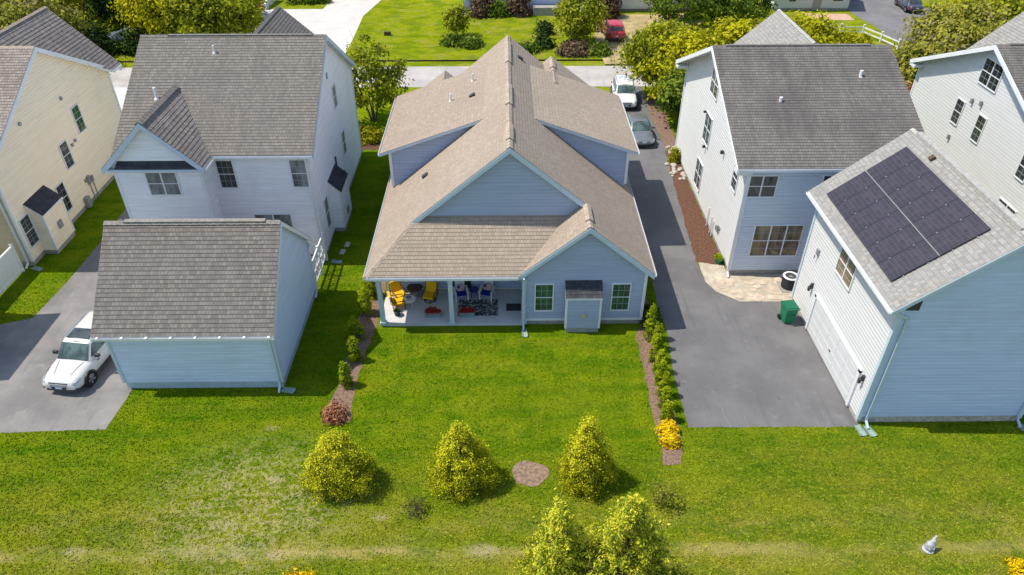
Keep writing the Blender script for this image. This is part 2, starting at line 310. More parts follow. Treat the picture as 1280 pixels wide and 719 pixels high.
class MB:
    def __init__(s): s.v = []; s.f = []; s.uv = []; s.mi = []; s.marks = []
    def poly(s, pts, uv=None, mi=0):
        k = len(s.v); s.v += [tuple(p) for p in pts]; s.f.append(list(range(k, k+len(pts))))
        s.uv.append(uv or [(p[0], p[1]) for p in pts]); s.mi.append(mi)
    def obox(s, c, ax, h, mi=0):
        c = Vector(c); a = [Vector(q).normalized()*hh for q, hh in zip(ax, h)]
        P = lambda i, j, k: c+a[0]*i+a[1]*j+a[2]*k
        for q in [((-1,-1,-1),(-1,1,-1),(1,1,-1),(1,-1,-1)), ((-1,-1,1),(1,-1,1),(1,1,1),(-1,1,1)),
                  ((-1,-1,-1),(1,-1,-1),(1,-1,1),(-1,-1,1)), ((1,1,-1),(-1,1,-1),(-1,1,1),(1,1,1)),
                  ((-1,1,-1),(-1,-1,-1),(-1,-1,1),(-1,1,1)), ((1,-1,-1),(1,1,-1),(1,1,1),(1,-1,1))]:
            s.poly([P(*t) for t in q], mi=mi)
        return s
    def box(s, x0, x1, y0, y1, z0, z1, mi=0):
        return s.obox(((x0+x1)/2, (y0+y1)/2, (z0+z1)/2), ((1,0,0),(0,1,0),(0,0,1)), (abs(x1-x0)/2, abs(y1-y0)/2, abs(z1-z0)/2), mi)
    def bar(s, p0, p1, w, t, up=(0,0,1), mi=0):
        p0 = Vector(p0); p1 = Vector(p1); d = (p1-p0); L = d.length; d.normalize()
        sd = d.cross(Vector(up))
        if sd.length < 1e-4: sd = d.cross(Vector((1,0,0)))
        sd.normalize(); u = sd.cross(d)
        return s.obox((p0+p1)/2, (d, sd, u), (L/2, w/2, t/2), mi)
    def tube(s, p0, p1, r0, r1=None, n=8, caps=True, mi=0):
        r1 = r0 if r1 is None else r1
        p0 = Vector(p0); p1 = Vector(p1); d = (p1-p0).normalized()
        a = d.orthogonal().normalized(); b = d.cross(a)
        c0 = [p0+(a*math.cos(2*math.pi*i/n)+b*math.sin(2*math.pi*i/n))*r0 for i in range(n)]
        c1 = [p1+(a*math.cos(2*math.pi*i/n)+b*math.sin(2*math.pi*i/n))*r1 for i in range(n)]
        for i in range(n):
            j = (i+1) % n; s.poly([c0[i], c0[j], c1[j], c1[i]], mi=mi)
        if caps: s.poly(c0[::-1], mi=mi); s.poly(c1, mi=mi)
        return s
    def lathe(s, c, prof, n=16, axis='z', mi=0, sx=1, sy=1):
        c = Vector(c)
        def pt(r, h, i):
            a = 2*math.pi*i/n; x, y = r*math.cos(a)*sx, r*math.sin(a)*sy
            return c+(Vector((x, y, h)) if axis == 'z' else Vector((x, h, y)) if axis == 'y' else Vector((h, x, y)))
        for (r0, h0), (r1, h1) in zip(prof, prof[1:]):
            for i in range(n):
                q = [pt(r0, h0, i), pt(r0, h0, i+1), pt(r1, h1, i+1), pt(r1, h1, i)]
                if r0 == 0: q = q[1:]
                elif r1 == 0: q = q[:3]
                s.poly(q, mi=mi)
        return s
    def prism(s, pts, vec, mi=0):
        pts = [Vector(p) for p in pts]; v = Vector(vec); q = [p+v for p in pts]
        s.poly(pts[::-1], mi=mi); s.poly(q, mi=mi)
        for i in range(len(pts)):
            j = (i+1) % len(pts); s.poly([pts[i], pts[j], q[j], q[i]], mi=mi)
        return s
    def mesh(s, name, mats, smooth=False, weld=False):
        me = bpy.data.meshes.new(name); me.from_pydata(s.v, [], s.f)
        uvl = me.uv_layers.new(name='UVMap'); flat = [c for f in s.uv for p in f for c in p[:2]]
        uvl.data.foreach_set('uv', flat)
        for m in (mats if isinstance(mats, (list, tuple)) else [mats]): me.materials.append(MATS[m])
        me.polygons.foreach_set('material_index', s.mi)
        if weld:
            bm = bmesh.new(); bm.from_mesh(me); bmesh.ops.remove_doubles(bm, verts=bm.verts, dist=.0005)
            bmesh.ops.recalc_face_normals(bm, faces=bm.faces); bm.to_mesh(me); bm.free()
        if smooth: me.polygons.foreach_set('use_smooth', [True]*len(me.polygons))
        me.update(); return me
    def build(s, name, mats, parent=None, smooth=False, weld=False):
        if len(s.marks) > 1:          # one object for each wall
            first = None; m = s.marks+[len(s.f)]
            for a, c in zip(m, m[1:]):
                q = MB()
                for k in range(a, c): q.poly([s.v[i] for i in s.f[k]], s.uv[k], s.mi[k])
                o = q.build(name, mats, parent, smooth, weld); first = first or o
            return first
        return link(bpy.data.objects.new(name, s.mesh(name, mats, smooth, weld)), parent)
def bevel(o, w, seg=2):
    m = o.modifiers.new('bevel', 'BEVEL'); m.width = w; m.segments = seg; m.limit_method = 'ANGLE'; return o
def ragged(pts, amp, step=.35, seed=1):
    r = random.Random(seed); out = []
    for a, c in zip(pts, pts[1:]+pts[:1]):
        L = math.dist(a, c); n = max(1, int(L/step)) if L < 40 else 1
        for i in range(n):
            k = amp if i else 0
            out.append((a[0]+(c[0]-a[0])*i/n+r.uniform(-k, k), a[1]+(c[1]-a[1])*i/n+r.uniform(-k, k)))
    return out
def sheet(name, pts, z, mat, parent=None):
    if name == 'planting_bed': pts = ragged(pts, .07, .3, int(abs(pts[0][0]*10)))
    elif name in ('driveway', 'side_driveway', 'side_yard', 'sandy_drive', 'paved_path', 'side_road'): pts = ragged(pts, .025, .4, 4)
    elif name == 'bare_patch': pts = ragged(pts, .05, .12, 3)
    b = MB(); b.poly([(x, y, z) for x, y in pts]); o = b.build(name, mat, parent); return o

def clip(poly, k, lo, hi):
    """clip list of tuples on coordinate k between lo and hi (convex)"""
    for lim, sg in ((lo, 1), (hi, -1)):
        out = []
        for i in range(len(poly)):
            a, b = poly[i], poly[(i+1) % len(poly)]
            da, db = sg*(a[k]-lim), sg*(b[k]-lim)
            if da >= -1e-9: out.append(a)
            if (da > 1e-9 and db < -1e-9) or (da < -1e-9 and db > 1e-9):
                t = da/(da-db); out.append(tuple(a[i_]+(b[i_]-a[i_])*t for i_ in range(len(a))))
        poly = out
        if len(poly) < 3: return []
    return poly
def lap(mb, poly_uz, origin, udir, nrm, expo=.19, d=.034):
    """courses of lap siding on the convex wall polygon given as (u, z)"""
    o = Vector(origin); u = Vector(udir); n = Vector(nrm); up = Vector((0, 0, 1))
    zs = [p[1] for p in poly_uz]; k0 = math.floor(min(zs)/expo); k1 = math.ceil(max(zs)/expo)
    flip = u.cross(up).dot(n) < 0; mb.marks.append(len(mb.f))
    for k in range(k0, k1):
        lo, hi = k*expo, (k+1)*expo; mid = lo+expo*.66
        # dutch lap: a flat board face, then a slope back to the wall under the next board
        for (za, zc, fa, fc) in ((lo, mid, d, d*.92), (mid, hi, d*.92, 0)):
            c = clip(list(poly_uz), 1, za, zc)
            if not c: continue
            f = lambda p: fa+(fc-fa)*(p[1]-za)/(zc-za)
            P = [o+u*p[0]+up*p[1]+n*f(p) for p in c]; uv = [(p[0], p[1]) for p in c]
            if flip: P.reverse(); uv.reverse()
            mb.poly(P, uv)
            if za == lo:
                zb = min(p[1] for p in c); bt = [p for p in c if abs(p[1]-zb) < 1e-6]
                if len(bt) == 2 and zb > min(zs)+1e-6:
                    a, b = bt; q = [o+u*a[0]+up*a[1]+n*f(a), o+u*b[0]+up*b[1]+n*f(b), o+u*b[0]+up*b[1], o+u*a[0]+up*a[1]]
                    mb.poly(q, [a, b, b, a])
def wall_y(mb, xz, y, face=-1, **k):     # wall in the plane Y = y
    lap(mb, xz, (0, y, 0), (1, 0, 0), (0, face, 0), **k)
def wall_x(mb, yz, x, face, **k):
    lap(mb, yz, (x, 0, 0), (0, 1, 0), (face, 0, 0), **k)

def roof_face(mb, fas, pts, expo=.2, lift=.017, thick=.17):
    """shingle courses on a sloped polygon; fas gets the deck and fascia below it"""
    P = [Vector(p) for p in pts]; n = (P[1]-P[0]).cross(P[2]-P[0]).normalized()
    if n.z < 0: P.reverse(); n = -n
    d = Vector((0, 0, -1)); d = (d-n*d.dot(n)).normalized(); a = n.cross(d)
    o = P[0]; off = o.dot(n)
    S = [(p.dot(a), p.dot(d)) for p in P]
    s0 = min(q[1] for q in S); s1 = max(q[1] for q in S)
    ang = d
    k = math.floor(s0/expo)
    while k*expo < s1:
        lo, hi = k*expo, (k+1)*expo; k += 1
        c = clip(S, 1, lo, hi)
        if not c: continue
        f = lambda q: lift*(q[1]-lo)/expo+.004
        Q = [a*q[0]+d*q[1]+n*(off+f(q)) for q in c]
        if (Q[1]-Q[0]).cross(Q[2]-Q[0]).dot(n) < 0: Q.reverse(); c = c[::-1]
        mb.poly(Q, [(q[0], q[1]) for q in c])
        zb = max(q[1] for q in c); bt = [q for q in c if abs(q[1]-zb) < 1e-6]
        if len(bt) == 2:
            A = [a*q[0]+d*q[1] for q in bt]
            mb.poly([A[0]+n*(off+lift+.004), A[1]+n*(off+lift+.004), A[1]+n*(off-.004), A[0]+n*(off-.004)], [bt[0], bt[1], bt[1], bt[0]])
    if fas is not None:
        T = [p-n*.003 for p in P]; B = [p-Vector((0, 0, thick)) for p in P]
        fas.poly(B[::-1]); fas.poly(T)
        for i in range(len(P)):
            j = (i+1) % len(P); fas.poly([T[i], B[i], B[j], T[j]])
def caps(p0, p1, mat, parent, w=.30, name='ridge_cap', rise=.03):
    """overlapping cap shingles along a ridge or hip"""
    b = MB(); p0 = Vector(p0); p1 = Vector(p1); d = p1-p0; L = d.length; d.normalize(); n = max(1, int(L/.3))
    sd = d.cross(Vector((0, 0, 1))).normalized()
    for i in range(n):
        a = p0+d*(L*i/n); c = p0+d*(L*(i+1.12)/n if i < n-1 else L)
        z0 = Vector((0, 0, rise+.018)); z1 = Vector((0, 0, rise)); dr = Vector((0, 0, -w*.33))
        for s in (-1, 1):
            q = [a+z0, c+z1, c+z1+sd*s*w/2+dr, a+z0+sd*s*w/2+dr]
            if s > 0: q.reverse()
            b.poly(q, [(0, 0), (1, 0), (1, 1), (0, 1)])
            b.poly([a+z0, a+z0+sd*s*w/2+dr, a+z1*.2+sd*s*w/2+dr, a+z1*.2])
    return b.build(name, mat, parent)
ROTS = {'S': 0, 'W': -math.pi/2, 'E': math.pi/2, 'N': math.pi}
WCACHE = {}
def window(parent, pos, w, h, face, glassm='pane_dark', units=1, rows=2, cols=3, trim='trim_white', style='hung'):
    """double hung window: frame (the part) with panes and grille as sub-parts"""
    key = (round(w, 2), round(h, 2), units, rows, cols, trim, style)
    if key not in WCACHE:
        f = MB(); fw = .055
        f.box(-w/2-fw, -w/2, -.075, .0, -h/2-fw, h/2+fw); f.box(w/2, w/2+fw, -.075, .0, -h/2-fw, h/2+fw)
        f.box(-w/2, w/2, -.075, 0, h/2, h/2+fw); f.box(-w/2, w/2, -.095, 0, -h/2-fw, -h/2)
        uw = w/units
        for i in range(1, units): f.box(-w/2+uw*i-.035, -w/2+uw*i+.035, -.072, 0, -h/2, h/2)
        if style == 'hung':
            f.box(-w/2, w/2, -.058, 0, -.02, .02)
        # blind recess back
        fm = f.mesh('window', trim)
        pn = []
        pb = MB(); g = (.036 if units > 1 else 0)
        for i in range(units):
            a = -w/2+uw*i+(g if i else 0); c = -w/2+uw*(i+1)-(g if i < units-1 else 0)
            for s in ((0, 1) if style == 'hung' else (2,)):
                z0, z1 = {0: (-h/2, -.021), 1: (.021, h/2), 2: (-h/2, h/2)}[s]
                pn.append((a, c, z0, z1))
        gm = MB()
        for (a, c, z0, z1) in pn:
            for j in range(1, cols): x = a+(c-a)*j/cols; gm.box(x-.006, x+.006, -.045, -.036, z0, z1)
            for j in range(1, rows): z = z0+(z1-z0)*j/rows; gm.box(a, c, -.046, -.037, z-.007, z+.007)
        WCACHE[key] = (fm, pn, gm.mesh('muntins', 'muntin') if (cols > 1 or rows > 1) else None, {})
    fm, pn, gme, pmc = WCACHE[key]
    o = bpy.data.objects.new('window', fm); o.location = pos; o.rotation_euler = (0, 0, ROTS[face]); link(o, parent)
    for i, (a, c, z0, z1) in enumerate(pn):
        kk = (i, glassm)
        if kk not in pmc:
            p = MB(); p.box(a, c, -.034, -.004, z0, z1); pmc[kk] = p.mesh('pane', glassm)
        link(bpy.data.objects.new('pane', pmc[kk]), o)
    if gme: link(bpy.data.objects.new('muntins', gme), o)
    return o
def gutter(parent, p0, p1, out, mat='trim_white'):
    b = MB(); p0 = Vector(p0); p1 = Vector(p1); o = Vector(out).normalized()
    for w, z, t in ((.0, -.06, .012), (.085, -.05, .012)):
        b.bar(p0+o*(w+.008)+Vector((0, 0, z)), p1+o*(w+.008)+Vector((0, 0, z)), .012, .12)
    b.bar(p0+o*.05+Vector((0, 0, -.12)), p1+o*.05+Vector((0, 0, -.12)), .095, .012)
    return b.build('gutter', mat, parent)
def downspout(parent, x, y, ztop, dx=0, dy=0, mat='trim_white', zb=.25):
    b = MB(); b.box(x-.045, x+.045, y-.045, y+.045, zb, ztop-.35)
    b.bar((x, y, ztop-.37), (x+dx, y+dy, ztop-.1), .09, .08)
    b.bar((x, y, zb+.03), (x-.0, y-.35, .1), .09, .08)
    return b.build('downspout', mat, parent)
def vent_pipe(parent, p, h=.45, r=.055, mat='trim_white'):
    b = MB(); p = Vector(p); b.tube(p-Vector((0, 0, .15)), p+Vector((0, 0, h)), r, n=10); b.lathe(p+Vector((0,0,-.05)), [(r*2.3, 0), (r*1.15, .14)], 10)
    return b.build('vent_pipe', mat, parent)
def corner_boards(parent, pts, mat='trim_white', w=.14):
    for (x, y, z0, z1) in pts:
        b = MB(); b.box(x-w/2, x+w/2, y-w/2, y+w/2, z0, z1); b.build('corner_board', mat, parent)
def bump_box(parent, x0, x1, y0, y1, zl, zh, side, wall_m, roof_m, trim='trim_white', zb=.3):
    """projecting fireplace chase with a small lean-to roof; side = outward direction"""
    p = MB()
    A = {'S': [(x0, y0), (x1, y0)], 'E': [(x1, y0), (x1, y1)], 'W': [(x0, y1), (x0, y0)]}[side]
    if side == 'S':
        wall_y(p, [(x0, zb), (x1, zb), (x1, zl), (x0, zl)], y0)
        for x, fc in ((x0, -1), (x1, 1)): wall_x(p, [(y0, zb), (y1, zb), (y1, zh), (y0, zl)], x, fc)
        rp = [(x0-.08, y0-.1, zl), (x1+.08, y0-.1, zl), (x1+.08, y1, zh+.03), (x0-.08, y1, zh+.03)]
        cb = [(x0, y0), (x1, y0)]
    else:
        xo, xi = (x1, x0) if side == 'E' else (x0, x1); fc = 1 if side == 'E' else -1
        wall_x(p, [(y0, zb), (y1, zb), (y1, zl), (y0, zl)], xo, fc)
        for y, f2 in ((y0, -1), (y1, 1)):
            q = [(xi, zb), (xo, zb), (xo, zl), (xi, zh)]
            wall_y(p, q, y, f2)
        rp = [(xo+fc*.1, y0-.08, zl), (xo+fc*.1, y1+.08, zl), (xi, y1+.08, zh+.03), (xi, y0-.08, zh+.03)]
        cb = [(xo, y0), (xo, y1)]
    p.marks = []; w = p.build('fireplace_chase', wall_m, parent)
    r, f = MB(), MB(); roof_face(r, f, rp, thick=.12); r.build('chase_roof', roof_m, w); f.build('chase_fascia', trim, w)
    fb = MB(); fb.box(x0+.01, x1-.01, y0+.01, y1-.01, 0, zb+.002); fb.build('chase_footing', 'foundation', w)
    for (x, y) in cb: t = MB(); t.box(x-.05, x+.05, y-.05, y+.05, zb-.004, zl-.1); t.build('chase_corner', trim, w)
    return w
def meter(parent, p, face, s=1.0, pipes=True):
    """utility meters and conduits on a wall"""
    b = MB(); x, y, z = p; ox = .0
    d = {'E': (1, 0), 'W': (-1, 0), 'S': (0, -1)}[face]
    bx = lambda u, zz, w, h, t: b.obox((x+(u if d[0] == 0 else 0)+d[0]*t/2, y+(u if d[0] else 0)+d[1]*t/2, zz), ((1, 0, 0), (0, 1, 0), (0, 0, 1)),
                                     ((t/2, w/2, h/2) if d[0] else (w/2, t/2, h/2)))
    bx(0, z, .28*s, .5*s, .14); bx(.38*s, z-.1, .2*s, .32*s, .12); bx(-.3*s, z+.1, .12*s, .2*s, .1)
    if pipes:
        for u in (.0, .38*s): b.tube((x+(u if d[0] == 0 else 0)+d[0]*.06, y+(u if d[0] else 0)+d[1]*.06, .05), (x+(u if d[0] == 0 else 0)+d[0]*.06, y+(u if d[0] else 0)+d[1]*.06, z-.15), .03)
    return b.build('utility_meter', 'metal_grey', parent)
# ------------------------------------------------------------------ setting: ground, street, drives
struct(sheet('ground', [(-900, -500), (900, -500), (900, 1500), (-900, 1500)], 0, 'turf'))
DR = [(8.05, 21.95), (15.63, 21.9), (15.63, 30.95), (14.25, 31.0), (12.75, 31.0), (11.7, 31.9), (11.3, 32.9), (11.22, 34.7), (11.6, 42), (12.15, 49.4), (12.0, 55.3), (12.3, 62.6),
      (9.3, 62.6), (9.1, 55.0), (8.6, 47), (8.35, 43), (8.35, 34.7), (8.2, 30.9), (8.30, 28.5), (8.02, 25.2)]
struct(sheet('driveway', DR, .006, 'drive_asphalt'))
DL = [(-36, 21.4), (-22.2, 21.95), (-17.7, 22.1), (-17.55, 24.0), (-17.55, 32.2), (-20.6, 35.2), (-21.0, 42), (-21.1, 62.6), (-24.6, 62.6), (-24.9, 42), (-24.7, 37.6),
      (-24.75, 33.3), (-25.0, 30.0), (-26.6, 29.4), (-36, 29.2)]
for (pts_, w_) in (([(9.55, 24.6), (9.66, 24.1), (9.62, 23.6), (9.82, 23.1), (9.78, 22.6), (9.95, 21.97)], .016),):
    b = MB()
    for (a_, c_) in zip(pts_, pts_[1:]): b.poly([(a_[0]-w_, a_[1], .010), (a_[0]+w_, a_[1], .010), (c_[0]+w_, c_[1], .010), (c_[0]-w_, c_[1], .010)])
    struct(b.build('driveway_crack', 'asphalt_mark'))
struct(sheet('side_driveway', DL, .006, 'drive_asphalt_left'))
struct(sheet('street', [(-220, 62.6), (220, 62.6), (220, 67.9), (-220, 67.9)], .010, 'street_asphalt'))
DM = [(12.2, 49.4), (13.2, 49.4), (13.2, 55), (14.0, 60.5), (12.2, 60.5), (12.0, 55.3)]
struct(sheet('planting_bed', [(11.18, 34.8), (12.75, 34.5), (12.75, 49.6), (12.05, 49.6), (11.55, 42.0)], .012, 'mulch'))
struct(sheet('planting_bed', DM, .012, 'brown_mulch'))
struct(sheet('side_yard', [(11.30, 34.8), (11.27, 32.9), (11.65, 31.95), (12.72, 31.0), (15.5, 31.0), (22.6, 31.2), (22.6, 33.6), (12.7, 33.6), (12.7, 34.5)], .012, 'sand'))
struct(sheet('planting_bed', [(6.58, 19.83), (7.34, 19.91), (7.62, 21.5), (7.72, 28.6), (7.75, 36), (7.0, 36), (7.0, 29.0), (6.62, 28.2), (6.62, 24.0)], .012, 'brown_mulch'))
struct(sheet('planting_bed', [(-8.2, 22.4), (-7.0, 22.4), (-7.1, 25.4), (-6.75, 29.0), (-6.7, 34), (-7.55, 34), (-7.9, 29), (-7.9, 25.4)], .012, 'brown_mulch'))
circ = [(.94+.76*math.cos(a)*(1+.10*math.sin(3*a+1)), 19.47+.66*math.sin(a)*(1+.08*math.sin(4*a))) for a in [i*math.pi/12 for i in range(24)]]
struct(sheet('bare_patch', circ, .014, 'dry_mulch'))
# lawn bank over the road: a low step of turf behind the verge
b = MB(); b.box(-200, 200, 69.3, 69.42, -.1, .13); struct(b.build('verge_bank', 'soil_bank'))
FD = [(-29.6, 73.5), (-20.9, 70.2), (-17.3, 69.4), (-14.9, 69.4), (-15.2, 78), (-15.5, 84), (-15.3, 91.2), (-20.6, 91.2), (-21.3, 86.6), (-27.2, 86.6)]
struct(sheet('pale_driveway', [(-36, 67.9), (-16.2, 67.9), (-16.2, 69.5)] and [(-30.5, 68.0), (-15.7, 68.0), (-15.7, 76), (-15.9, 84), (-14.6, 91.4), (-20.6, 91.4), (-21.0, 86.8), (-27.6, 86.8), (-29.4, 80)], .135, 'pale_concrete'))
struct(sheet('sandy_drive', [(9.6, 68.0), (13.8, 68.0), (13.5, 76), (15.5, 79.5), (22, 80.8), (22, 84.6), (12.6, 84.2), (10.2, 81.5), (9.4, 76)], .135, 'drive_sand'))
struct(sheet('side_road', [(37.8, 67.9), (43.0, 67.9), (43.4, 75), (47.6, 80.0), (62, 80.0), (62, 86.0), (48, 86.5), (45.0, 100), (40.2, 100), (39.7, 84), (40.3, 79.0), (40.2, 73.5)], .135, 'far_asphalt'))
struct(sheet('paved_path', [(34.0, 81.9), (39.0, 81.8), (39.0, 84.2), (34.0, 84.6)], .14, 'salmon_paver'))
b = MB(); b.poly([(-200, 69.36, .128), (200, 69.36, .128), (200, 400, .128), (-200, 400, .128)]); struct(b.build('far_lawn', 'turf'))

# ------------------------------------------------------------------ central house
def house_main():
    h = thing('house', 'blue-grey centre house with tan shingle roof, wide shed dormers and covered back porch', 'house', (0, 38, 0))
    w = MB(); x0, x1 = -6.46, 7.0
    wall_y(w, [(-6.46, .3), (.93, .3), (.93, 3.15), (-6.46, 3.15)], 32.0)
    wall_x(w, [(32, .3), (47.3, .3), (47.3, 3.5), (32, 3.5)], x0, -1)
    wall_x(w, [(29.2, .3), (47.3, .3), (47.3, 3.5), (29.2, 3.5)], x1, 1)
    wall_x(w, [(29.2, .3), (32, .3), (32, 3.3), (29.2, 3.3)], .93, -1)
    wall_y(w, [(.93, .3), (7.0, .3), (7.0, 3.5), (3.97, 6.0), (.93, 3.5)], 29.2)
    wall_y(w, [(-4.35, 5.30), (3.2, 5.30), (4.05, 5.98), (.23, 9.10)], 31.3)
    wall_y(w, [(-6.46, .3), (7.0, .3), (7.0, 3.5), (.23, 9.05), (-6.46, 3.5)], 47.3, face=1)
    wall_y(w, [(-6.46, 3.55), (-6.46, 6.13), (-1.05, 8.05)], 37.2); wall_y(w, [(6.95, 3.62), (6.95, 6.15), (1.5, 8.05)], 37.2)
    wall_x(w, [(37.2, 3.5), (45.1, 3.5), (45.1, 6.1), (37.2, 6.1)], -6.46, -1); wall_x(w, [(37.2, 3.5), (45.1, 3.5), (45.1, 6.1), (37.2, 6.1)], 6.95, 1)
    wall_y(w, [(-6.46, 3.55), (-6.46, 6.13), (-1.05, 8.0)], 45.1, face=1); wall_y(w, [(6.95, 3.62), (6.95, 6.15), (1.5, 8.0)], 45.1, face=1)
    wall_y(w, [(-.7, 3.4), (7.0, 3.4), (7.0, 4.6), (3.15, 7.5), (-.7, 4.6)], 47.9, face=1)
    wall_y(w, [(-6.4, 3.4), (-1.5, 3.4), (-1.5, 4.8), (-4.0, 6.6), (-6.4, 4.8)], 47.8, face=1)
    wo = w.build('wall', 'siding_blue', h)
    f = MB(); f.box(-6.44, 6.98, 31.9, 47.28, 0, .3); f.box(.95, 6.98, 29.22, 32, 0, .299); f.build('foundation', 'foundation', h)
    # roof
    r, fa = MB(), MB()
    RF = lambda p, **k: roof_face(r, fa, p, **k)
    Z = lambda x: 9.2-.82*abs(x-.23)
    RF([(-6.89, 31, 3.36), (.23, 31, 9.2), (.23, 47.7, 9.2), (-6.89, 47.7, 3.36)])
    RF([(-6.89, 28.8, 3.36), (-4.72, 31, 5.14), (-6.89, 31, 3.36)])
    RF([(7.35, 31, 3.36), (.23, 31, 9.2), (.23, 47.7, 9.2), (7.35, 47.7, 3.36)])
    RF([(7.35, 28.9, 3.36), (4.01, 28.9, 6.10), (4.01, 31, 6.10), (7.35, 31, 3.36)])
    RF([(.67, 28.9, 3.36), (4.01, 28.9, 6.10), (4.01, 31.3, 6.10), (3.17, 31.3, 5.41)])
    RF([(-6.89, 28.8, 3.36), (.70, 28.8, 3.36), (3.17, 31.3, 5.385), (-4.42, 31.3, 5.385)])
    RF([(-7.0, 36.9, 6.02), (-1.12, 36.9, 8.08), (-1.12, 45.3, 8.08), (-7.0, 45.3, 6.02)])
    RF([(7.45, 36.9, 6.02), (1.58, 36.9, 8.08), (1.58, 45.3, 8.08), (7.45, 45.3, 6.02)])
    RF([(3.15, 43.5, 7.62), (3.15, 48.2, 7.62), (7.3, 48.2, 4.5), (7.3, 43.5, 4.5)]); RF([(3.15, 43.5, 7.62), (3.15, 48.2, 7.62), (-.8, 48.2, 4.65), (-.8, 43.5, 4.65)])
    RF([(-4.0, 42.5, 6.72), (-4.0, 48.1, 6.72), (-6.9, 48.1, 4.5), (-6.9, 42.5, 4.5)]); RF([(-4.0, 42.5, 6.72), (-4.0, 48.1, 6.72), (-1.1, 48.1, 4.5), (-1.1, 42.5, 4.5)])
    r.build('roof', 'shingle_tan', h); fa.build('fascia', 'trim_shaded', h)
    caps((.23, 31, 9.2), (.23, 47.7, 9.2), 'cap_tan', h); caps((4.01, 28.9, 6.1), (4.01, 31.0, 6.1), 'cap_tan', h)
    caps((-6.89, 28.8, 3.36), (-4.5, 31.2, 5.30), 'cap_tan', h, name='hip_cap'); caps((3.15, 45.6, 7.62), (3.15, 48.2, 7.62), 'cap_tan', h)
    for (x, ya, yb, z) in ((.23, 31.9, 33.6, 9.2), (.23, 36.2, 39.0, 9.2), (.23, 42.6, 46.4, 9.2), (4.01, 29.5, 31.0, 6.1), (3.15, 46.1, 47.5, 7.62)):
        v = MB()
        for s in (-1, 1):
            q = [(x, ya, z+.115), (x+s*.19, ya, z-.015), (x+s*.19, yb, z-.015), (x, yb, z+.115)]
            v.prism(q if s < 0 else q[::-1], (0, 0, -.055))
        v.build('ridge_vent', 'cap_tan', h)
    # step flashing shadows are left to the light; small vents
    for (p, hh) in (((-3.2, 41.2, 7.35), .45), ((-1.95, 43.3, 7.8), .45), ):
        vent_pipe(h, p, hh)
    for (x, y, z) in ((-1.9, 40.8, 7.80), (1.0, 45.0, 8.57), (-4.35, 35.3, 5.45)):
        b = MB(); sg = -1 if x < .23 else 1; b.obox((x, y, z+.06), ((1, 0, -sg*.6), (0, 1, 0), (sg*.6, 0, 1)), (.17, .15, .07)); bevel(b.build('roof_vent', 'dark_grey', h), .02)
    # rake boards lie proud of the gable walls
    for (a, c, y) in (((-6.9, 3.30), (.23, 9.14), 30.985), ((.23, 9.14), (4.0, 6.05), 30.985), ((.67, 3.30), (4.01, 6.04), 28.885), ((4.01, 6.04), (7.35, 3.30), 28.885)):
        if a[0] == -6.9: a = (-4.72, 5.09)
        b = MB(); q = [(a[0], y, a[1]), (c[0], y, c[1]), (c[0], y, c[1]-.24), (a[0], y, a[1]-.24)]
        b.prism(q, (0, -.02, 0)); b.build('rake_board', 'trim_shaded', h)
    b = MB(); b.box(.93, 7.0, 29.155, 29.18, .28, .42); b.build('skirt_board', 'trim_white', h)
    corner_boards(h, [(7.0, 29.2, .3, 3.3), (-6.46, 37.2, 3.9, 6.0), (6.95, 37.2, 3.95, 6.02)], 'trim_white', .15)
    gutter(h, (-6.85, 28.78, 3.33), (.62, 28.78, 3.33), (0, -1, 0)); gutter(h, (-6.90, 28.8, 3.33), (-6.90, 47.6, 3.33), (-1, 0, 0)); gutter(h, (7.36, 28.9, 3.33), (7.36, 47.6, 3.33), (1, 0, 0))
    gutter(h, (7.46, 36.95, 5.99), (7.46, 45.2, 5.99), (1, 0, 0)); gutter(h, (-7.01, 36.95, 5.99), (-7.01, 45.2, 5.99), (-1, 0, 0))
    # porch
    b = MB(); b.box(-6.55, .90, 29.12, 31.98, 0, .15); b.build('porch_floor', 'porch_concrete', h)
    b = MB(); b.box(-6.55, .90, 29.0, 32.0, 3.10, 3.16); b.build('porch_ceiling', 'soffit', h)
    b = MB(); b.box(-6.5, .95, 29.08, 29.26, 2.98, 3.18); b.box(-6.52, -6.34, 29.26, 32, 2.98, 3.18); b.build('porch_beam', 'trim_shaded', h)
    for x in (-6.35, -2.78, .92):
        b = MB(); b.box(x-.11, x+.11, 29.06, 29.28, .15, 2.99); b.box(x-.15, x+.15, 29.02, 29.32, .15, .30); b.box(x-.14, x+.14, 29.03, 29.31, 2.86, 2.985)
        b.build('porch_post', 'trim_shaded', h)
    b = MB(); b.box(-6.5, .9, 31.93, 31.975, .16, .34); b.build('baseboard', 'trim_white', h)
    b = MB(); b.box(-6.5, -6.4, 31.9, 32.02, .3, 2.9); b.build('corner_board', 'trim_white', h)
    window(h, (-4.6, 31.97, 1.65), 1.7, 1.5, 'S', 'pane_dark', units=2, cols=1, rows=1)
    b = MB(); b.box(-2.9, -1.9, 31.93, 31.97, .16, 2.3); d = b.build('door', 'door_dark', h); b = MB(); b.tube((-2.05, 31.93, 1.15), (-2.05, 31.87, 1.15), .035); b.build('door_handle', 'alloy', d)
    window(h, (-.3, 31.97, 1.65), .9, 1.5, 'S', 'pane_dark', cols=1, rows=1)
    for x in (1.94, 5.83): window(h, (x, 29.18, 1.8), .86, 1.62, 'S', 'pane_green', cols=3, rows=2, trim='trim_white')
    bump_box(h, 3.05, 4.75, 28.52, 29.2, 2.27, 2.80, 'S', 'siding_blue', 'shingle_dark')
    b = MB(); b.lathe((3.92, 28.50, 1.12), [(0, -.10), (.14, -.09), (.16, -.03), (.10, .0)], 12, axis='y'); b.build('chase_vent', 'sand', h)
    downspout(h, .90, 28.96, 3.3, 0, -.15, 'trim_shaded')
    downspout(h, 7.08, 47.0, 3.3, .2, 0)
